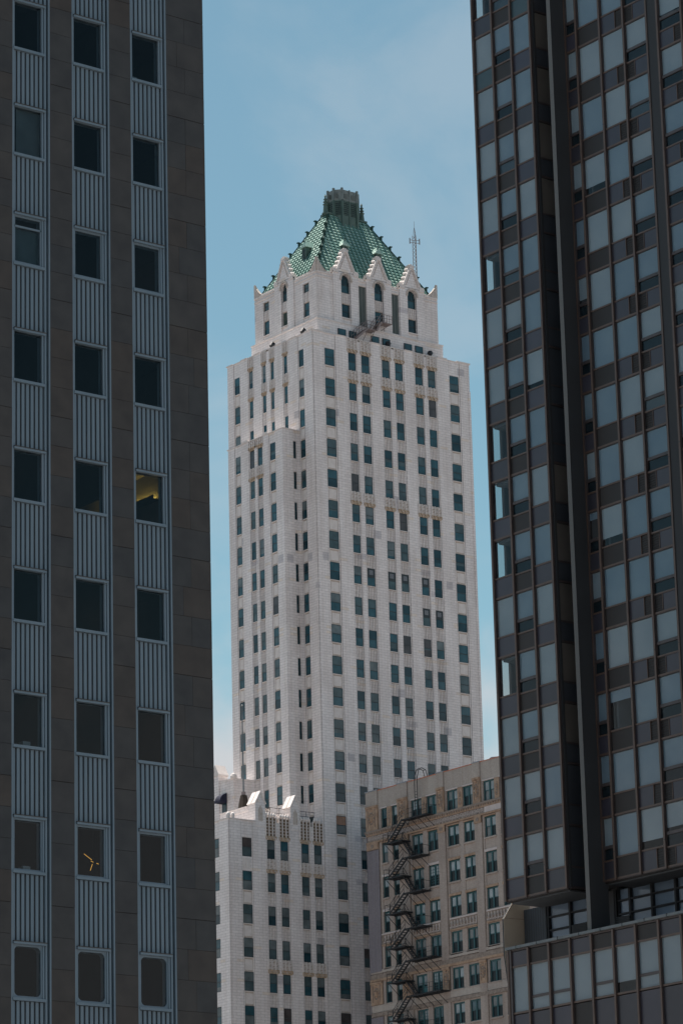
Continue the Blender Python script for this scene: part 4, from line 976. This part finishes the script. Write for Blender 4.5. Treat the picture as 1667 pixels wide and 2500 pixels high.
# ------------------------------------------------------------------ fire escape
fe = thing('fire_escape', 'black iron zigzag fire escape hung on the brown brick front', 'fire escape', (229.2, 284, 58))
x0, x1, xm = 228.55, 229.84, 229.2
landR = [(82.15, 284.2, 279.95), (78.0, 284.1, 281.1), (74.2, 284.1, 281.1), (70.4, 284.1, 281.1), (67.0, 284.2, 279.8), (63.25, 284.2, 278.5), (59.3, 284.2, 279.8)]
landL = [80.0, 76.2, 72.35, 68.65, 65.0, 61.0]
def landing(z, ya_, yb_):
    m = MB(); lo2, hi2 = min(ya_, yb_), max(ya_, yb_)
    for x in (x0, x1 - .05): m.box(x, x + .05, lo2, hi2, z - .12, z + .02, 'iron')
    q = lo2
    while q < hi2: m.box(x0, x1, q, q + .09, z - .03, z, 'iron'); q += .16
    return m
def hrail(ya_, yb_, z, x):
    m = MB()
    for h in (.5, 1.0): m.bar((x, ya_, z + h), (x, yb_, z + h), .035, 'iron')
    n = max(1, int(abs(yb_ - ya_) / .9))
    for i in range(n + 1): yy = ya_ + (yb_ - ya_) * i / n; m.bar((x, yy, z), (x, yy, z + 1.0), .035, 'iron')
    return m
def yflight(ya_, za, yb_, zb, xa, xb):
    m = MB()
    for x in (xa, xb): m.bar((x, ya_, za), (x, yb_, zb), .05, 'iron', .19)
    n = int(abs(za - zb) / .21)
    for i in range(n):
        t_ = (i + .5) / n; m.box(xa, xb, ya_ + (yb_ - ya_) * t_ - .12, ya_ + (yb_ - ya_) * t_ + .12, za + (zb - za) * t_ - .02, za + (zb - za) * t_ + .02, 'iron')
    return m
def frail(ya_, za, yb_, zb, x):
    m = MB()
    for h in (.5, 1.0): m.bar((x, ya_, za + h), (x, yb_, zb + h), .035, 'iron')
    for i in range(4): t_ = i / 3; m.bar((x, ya_ + (yb_ - ya_) * t_, za + (zb - za) * t_), (x, ya_ + (yb_ - ya_) * t_, za + (zb - za) * t_ + 1.0), .03, 'iron')
    return m
for i, (z, a, b) in enumerate(landR):
    pl = landing(z, a, b).build('platform', fe); r_ = hrail(a - (1.0 if i else .9), b, z, x0); r_.add(hrail(b, b, z, x1 - .1)); r_.bar((x0, b, z + 1), (x1, b, z + 1), .035, 'iron'); r_.build('railing', pl)
    q = a - .3
    while q > b: br_ = MB(); br_.bar((x0 + .1, q, z - .1), (XN - .02, q - .3, z - 1.35), .05, 'iron'); br_.build('bracket', pl); q -= 1.15
for i, z in enumerate(landL):
    pl = landing(z, 287.4, 284.3).build('platform', fe); r_ = hrail(287.4, 286.5, z, x0); r_.add(hrail(287.4, 285.6, z, x1 - .06)); r_.bar((x0, 287.4, z + 1), (x1, 287.4, z + 1), .035, 'iron'); r_.build('railing', pl)
    for q in (287.2, 285.2): br_ = MB(); br_.bar((x0 + .1, q, z - .1), (XN - .02, q - .2, z - 1.4), .05, 'iron'); br_.build('bracket', pl)
    for q in (287.25, 284.6): hr = MB(); hr.bar((x0 + .03, q, z), (XN - .02, q - .5, z + 2.7), .03, 'iron'); hr.build('hanger_rod', pl)
    zr = landR[i][0]; f1 = yflight(284.1, zr, 286.6, z + .05, x0, xm - .06).build('stair_flight', fe); frail(284.1, zr, 286.6, z, x0).build('railing', f1)
    zn = landR[i + 1][0]; f2 = yflight(285.0, z, 283.4, zn + .05, xm + .06, x1 - .05).build('stair_flight', fe); frail(285.0, z, 283.4, zn, xm + .06).build('railing', f2)

# ================================================================== BRONZE GLASS TOWER (right)
apt = thing('bronze_glass_tower', 'dark bronze and grey glass tower with stepped bays on the right edge', 'tower block', (100, 110, 0))
ZA, FH, NF = 37.74, 2.785, 18
aw = Repeats('window', apt); asp = Repeats('spandrel_panel', apt)
TOPA = ZA + FH * NF
def cell(F, u0, u1, z, kind, sp, blind, louv=0, glass='glass_clear'):
    # sp: panel material; kind: 'F' fixed light, 'O' opener below a fixed light
    pm = MB(); hb = .93 if kind == 'F' else .84
    if louv:
        w_ = (u1 - u0) * .36; lu0, lu1 = (u0, u0 + w_) if louv > 0 else (u1 - w_, u1)
        pu0, pu1 = (lu1 + .03, u1) if louv > 0 else (u0, lu0 - .03)
        pm.fb(F, pu0, pu1, -.16, -.025, z + .08, z + hb, sp); pm.fb(F, lu0, lu1, -.2, -.06, z + .08, z + hb, 'panel_brown')
        for q in range(7): pm.fb(F, lu0, lu1, -.07, -.03, z + .13 + q * .11, z + .165 + q * .11, 'pier_dark')
        bu = lu1 if louv > 0 else lu0 - .03; pm.fb(F, bu, bu + .03, -.16, .0, z + .08, z + hb, 'bronze_trim')
    else: pm.fb(F, u0, u1, -.16, -.025, z + .08, z + hb, sp)
    pm.fb(F, u0, u1, -.16, .012, z, z + .08, 'bronze_trim'); pm.fb(F, u0, u1, -.14, -.01, z - .03, z, 'bronze')
    asp.add((u1 - u0) * hb * (1.2 if F(0, 0, 0)[1] == 0 else .5), pm)
    fr = MB(); pn = MB(); subs = []
    fr.fb(F, u0, u1, -.16, .01, z + hb, z + hb + .07, 'bronze_trim')
    fr.fb(F, u0, u0 + .025, -.16, -.02, z + hb + .07, z + FH, 'bronze'); fr.fb(F, u1 - .025, u1, -.16, -.02, z + hb + .07, z + FH, 'bronze')
    if kind == 'O':
        fr.fb(F, u0 + .025, u1 - .025, -.16, .005, z + 1.40, z + 1.54, 'bronze')
        fr.fb(F, u0 + .2, u0 + .24, -.02, .02, z + 1.45, z + 1.49, 'sash'); fr.fb(F, u1 - .24, u1 - .2, -.02, .02, z + 1.45, z + 1.49, 'sash')
        pn.fb(F, u0 + .025, u1 - .025, -.055, -.045, z + hb + .07, z + 1.40, 'glass_smoke'); pn.fb(F, u0 + .025, u1 - .025, -.055, -.045, z + 1.54, z + FH - .05, 'glass_clear')
        zb = z + 1.54
    else:
        pn.fb(F, u0 + .025, u1 - .025, -.055, -.045, z + hb + .07, z + FH - .05, glass); zb = z + hb + .07
    subs.append(('pane', pn))
    if blind:
        mat, drop = blind; bl = MB(); zlo = zb + (z + FH - zb) * drop
        bl.fb(F, u0 - .02, u1 + .02, -.085, -.075, zlo, z + FH - .04, mat)
        if kind == 'O': bl.fb(F, u0 - .02, u1 + .02, -.085, -.075, z + hb + .07, z + 1.4, 'roller_blind_dark' if R.random() < .85 else mat)
        subs.append(('blind', bl))
    aw.add((u1 - u0) * 1.8, fr, subs)
def rblind():
    x = R.random()
    if x < .46: return ('roller_blind', 0)
    if x < .90: return ('roller_blind_dim', 0)
    if x < .975: return ('roller_blind', R.choice((.1, .14, .2)))
    return ('roller_blind_dim', .7)
X1, X2, X3 = 100.0, 100.5, 99.35
F1, F2, F3 = FB(X1), FB(X2), FB(X3)
b1 = [117.0, 115.6, 114.24, 112.86]
b2 = [110.95, 109.72, 108.72 - .0, 107.1, 105.45]
b2 = [111.0, 110.2, 108.6, 107.0, 105.45]
b3 = [103.55, 102.0, 100.5, 99.0]
SEE = (3, 5, 6, 7, 10, 15)
for k in range(NF):
    z = ZA + FH * k
    tealrow = k in (14, 15)
    for ci in range(3):
        kind = 'O' if ci == 1 else 'F'
        sp = 'panel_brown' if ci == 1 else ('panel_teal' if (k == 14 and ci == 0) or (k == 15 and ci == 2) else 'panel_plum')
        bl = None if (ci == 0 and k in SEE) else (('roller_blind', 0) if ci == 0 else rblind())
        if ci == 1 and k in SEE[:4]: bl = ('roller_blind_dim', 0)
        cell(F1, b1[ci + 1] + .05, b1[ci] - .05, z, kind, sp, bl)
    FE = lambda u, o, zz: (u, 117.0 + o, zz)              # glazed end wall of the first bay
    cell(FE, 100.12, 100.66, z, 'F', 'panel_plum', None if k in SEE else ('roller_blind', 0), glass='glass_end')
    for ci in range(4):
        kind = 'O' if ci in (0, 3) else 'F'; sp = 'panel_brown' if ci == 1 else 'panel_plum'
        cell(F2, b2[ci + 1] + .05, b2[ci] - .05, z, kind, sp, rblind(), louv={2: 0, 3: 0}.get(ci, 0) or (-1 if ci == 2 else (1 if ci == 3 else 0)) * -1 if False else (0 if ci < 2 else (1 if ci == 2 else -1)))
    for ci in range(3):
        cell(F3, b3[ci + 1] + .05, b3[ci] - .05, z, 'O' if ci == 0 else 'F', 'panel_plum' if ci != 1 else 'panel_brown', rblind(), louv=1 if ci == 0 else 0)
for F, ys in ((F1, b1), (F2, b2), (F3, b3)):
    for y in ys:
        m = MB(); m.fb(F, y - .045, y + .045, -.2, .075, ZA - .02, TOPA, 'bronze'); m.fb(F, y - .055, y + .055, .05, .085, ZA - .02, TOPA, 'bronze_trim')
        for k in range(0, NF, 3): m.fb(F, y - .05, y + .05, .06, .09, ZA + k * FH + 1.2, ZA + k * FH + 1.23, 'sash')
        m.build('mullion', apt)
# return wall of the first bay, recess, pier
m = MB(); FR = FA(b1[3] - .05)
m.fb(FR, X1 + .05, 101.4, -.2, 0, ZA, TOPA, 'pier_dark')
for k in range(NF):
    z = ZA + FH * k
    m.fb(FR, X1 + .2, 101.3, -.01, .03, z + .08, z + .9, 'return_dark'); m.fb(FR, X1 + .15, 101.35, -.01, .05, z - .03, z + .06, 'bronze'); m.fb(FR, X1 + .15, 101.35, -.01, .05, z + .9, z + .98, 'bronze')
    m.fb(FR, X1 + .2, 101.3, -.01, .015, z + .98, z + 2.72, R.choice(('return_panel', 'return_panel', 'return_panel', 'return_dark')))
m.fb(FR, X1 + .08, X1 + .2, -.01, .06, ZA, TOPA, 'pier_dark')
m.build('return_wall', apt)
m = MB(); m.box(99.62, 100.7, 110.98, 111.24, 35.2, TOPA, 'pier_dark'); m.fb(FB(99.62), 110.98, 111.24, -.02, .012, 35.2, TOPA, 'pier_lit_edge'); m.box(101.2, 102, 110.6, 112.9, ZA, TOPA, 'pier_dark'); m.build('pier', apt)  # front strip coloured lighter, as if lit from the open side
m = MB(); m.box(100.45, 101.2, 103.62, 105.4, ZA, TOPA, 'pier_dark'); m.build('pier', apt)
# rooms: slabs, back walls, side walls
rm = MB()
for k in range(NF + 1):
    z = ZA + FH * k
    rm.box(X1 + .2, 103.6, 112.95, 116.82, z - .14, z + .02, 'room_tower'); rm.box(X2 + .2, 104, 105.4, 110.9, z - .14, z + .02, 'room_tower'); rm.box(X3 + .2, 104, 99, 103.6, z - .14, z + .02, 'room_tower')
rm.box(103.4, 103.6, 112.9, 116.85, ZA, TOPA, 'room_tower'); rm.box(104, 110, 90, 117, 0, TOPA, 'room_dark'); rm.box(101.7, 103.4, 115.55, 115.65, ZA, TOPA, 'room_tower')
for y in (109.95, 107.0, 105.5, 102.0, 99.0): rm.box(X2 + .3, 104, y - .05, y + .05, ZA, TOPA, 'room_tower')
rm.box(99.6, 104, 90, 98.95, 0, TOPA, 'room_dark'); rm.box(100.72, 103.4, 116.86, 117.0, ZA, TOPA, 'room_tower'); rm.build('interior', apt)
sof = MB(); sof.box(X1 + .06, 104, 112.86, 116.98, ZA - .07, ZA - .02, 'panel_brown'); sof.box(X2 + .06, 104, 105.4, 111.0, ZA - .07, ZA - .02, 'panel_brown'); sof.box(X3 + .06, 104, 98.9, 103.6, ZA - .07, ZA - .02, 'panel_brown')
sof.build('soffit', apt)
# recessed terrace storey
XR = 102.0; FRc = FB(XR)
def tgrid(ys, zs, fill, louvers=()):
    fr = MB(); pn = MB()
    for y in ys: fr.fb(FRc, y - .06, y + .06, -.15, .05, 35.2, ZA - .09, 'iron')
    for z in zs: fr.fb(FRc, min(ys), max(ys), -.12, .03, z - .035, z + .035, 'iron')
    pn.fb(FRc, min(ys), max(ys), -.08, -.06, 35.2, ZA - .09, 'glass_clear')
    rmb = MB(); rmb.fb(FRc, min(ys), max(ys), -.14, -.12, 35.2, ZA - .09, 'terrace_sky_tint')  # sheet coloured as sky mirrored in the glass, not a blind
    o = fr.build('window', apt); pn.build('pane', o); rmb.build('blind', o)
    for a, b, za, zb in louvers:
        lv = MB(); lv.fb(FRc, a, b, -.1, .05, za, zb, 'pier_dark')
        q = za + .04
        while q < zb: lv.fb(FRc, a + .03, b - .06, .04, .08, q, q + .035, 'aluminium_shadow'); q += .075
        lv.build('louver', apt)
tgrid([116.5, 115.02, 113.7], [37.1, 36.5], None, [(113.85, 114.9, 35.3, 36.5)])
tgrid([111.85, 111.05, 109.63, 108.12, 106.6, 105.1, 103.6], [37.15, 36.55], None, [(110.98, 112.3, 35.3, 36.42)])
m = MB(); m.fb(FRc, 116.56, 118.06, -2, .1, 35.2, ZA - .09, 'slate_wall')
for q in range(9): m.fb(FRc, 116.6 + q * .16, 116.62 + q * .16, .09, .105, 35.2, ZA - .09, 'pier_dark')
m.build('terrace_wall', apt)
m = MB()
pl_ = [(100.72, 37.17), (100.72, 35.55), (100.9, 34.2), (102.3, 34.2), (102.3, 38.05), (101.35, 38.05)]
m.prism(FA(118.1), pl_, -.10, -.012, 'pier_dark'); m.prism(FA(118.1), pl_, -.012, 0, 'beige_concrete'); m.prism(FA(118.1), [(100.75, 37.2), (102.3, 37.24), (102.3, 37.26), (100.75, 37.22)], -.01, .004, 'soot_relief'); m.build('end_wall', apt)  # edges coloured dark so no sunlit rim shows around the beige face
m = MB(); m.box(101.9, 102.1, 112.0, 113.8, 35.2, ZA - .09, 'pier_dark'); m.box(101.95, 102.1, 111.8, 112.2, 35.2, ZA, 'pier_dark'); m.box(103, 104, 98, 118.2, 30, ZA, 'room_dark'); m.build('terrace_back_wall', apt)
# base block
XS = 99.55; FS = FB(XS); ZS = 35.39
by = [117.0, 115.64, 114.24, 112.84, 111.44, 110.03, 108.6, 107.15, 105.74, 104.3, 102.9, 101.5]
by = [v * .9955 for v in by]
m = MB(); m.fb(FS, 101.0, 116.52, -2.2, .0, ZS - .05, ZS + .05, 'bronze'); m.fb(FS, 101.0, 116.55, -.3, .14, ZS + .03, ZS + .15, 'steel')
for i in range(11): m.fb(FS, 115.8 - i * 1.4, 115.84 - i * 1.4, -.25, .15, ZS + .02, ZS + .17, 'sash')
m.box(XS + .4, 104, 101.0, 116.4, 0, ZS - .1, 'room_dark'); m.build('base_parapet', apt)
kinds = 'FOOFOFOFOFF'
for i in range(11):
    u1, u0 = by[i] - .05, by[i + 1] + .05
    for lv in (0, 1, 2):
        zt = ZS - .08 - 3.66 * lv; pm = MB()
        pm.fb(FS, u0, u1, -.16, -.025, zt - .62 if lv == 0 else zt - 1.0, zt + (0 if lv == 0 else .86), R.choice(('panel_plum', 'panel_brown', 'panel_plum')))
        zt2 = zt - (.62 if lv == 0 else 1.0); pm.fb(FS, u0, u1, -.16, .012, zt2 - .08, zt2, 'bronze_trim'); asp.add((u1 - u0) * .8, pm)
        z0 = zt2 - 2.05; fr = MB(); pn = MB(); bl = MB()
        fr.fb(FS, u0, u1, -.16, .01, z0 - .09, z0, 'bronze_trim'); fr.fb(FS, u0, u0 + .025, -.16, -.02, z0, zt2 - .08, 'bronze'); fr.fb(FS, u1 - .025, u1, -.16, -.02, z0, zt2 - .08, 'bronze')
        if kinds[i] == 'O': fr.fb(FS, u0 + .025, u1 - .025, -.16, -.02, z0 + .5, z0 + .62, 'bronze')
        pn.fb(FS, u0 + .025, u1 - .025, -.055, -.045, z0, zt2 - .08, 'glass_clear')
        mt = R.choice(('roller_blind', 'roller_blind_dim', 'roller_blind')); bl.fb(FS, u0, u1, -.085, -.075, z0 + (.0 if R.random() < .85 else .45), zt2 - .05, mt)
        aw.add((u1 - u0) * 1.9, fr, [('pane', pn), ('blind', bl)])
for y in by:
    m = MB(); m.fb(FS, y - .045, y + .045, -.2, .075, 22, ZS + .0, 'bronze'); m.fb(FS, y - .055, y + .055, .05, .085, 22, ZS - .01, 'bronze_trim'); m.build('mullion', apt)
m = MB(); m.fb(lambda u, o, zz: (u, 116.47 + o, zz), XS - .05, 104, -.2, .03, 0, ZS, 'bronze'); m.fb(FS, 101.0, 116.4, -.35, -.1, 0, 23, 'panel_plum'); m.build('base_wall', apt)
aw.finish(); asp.finish()
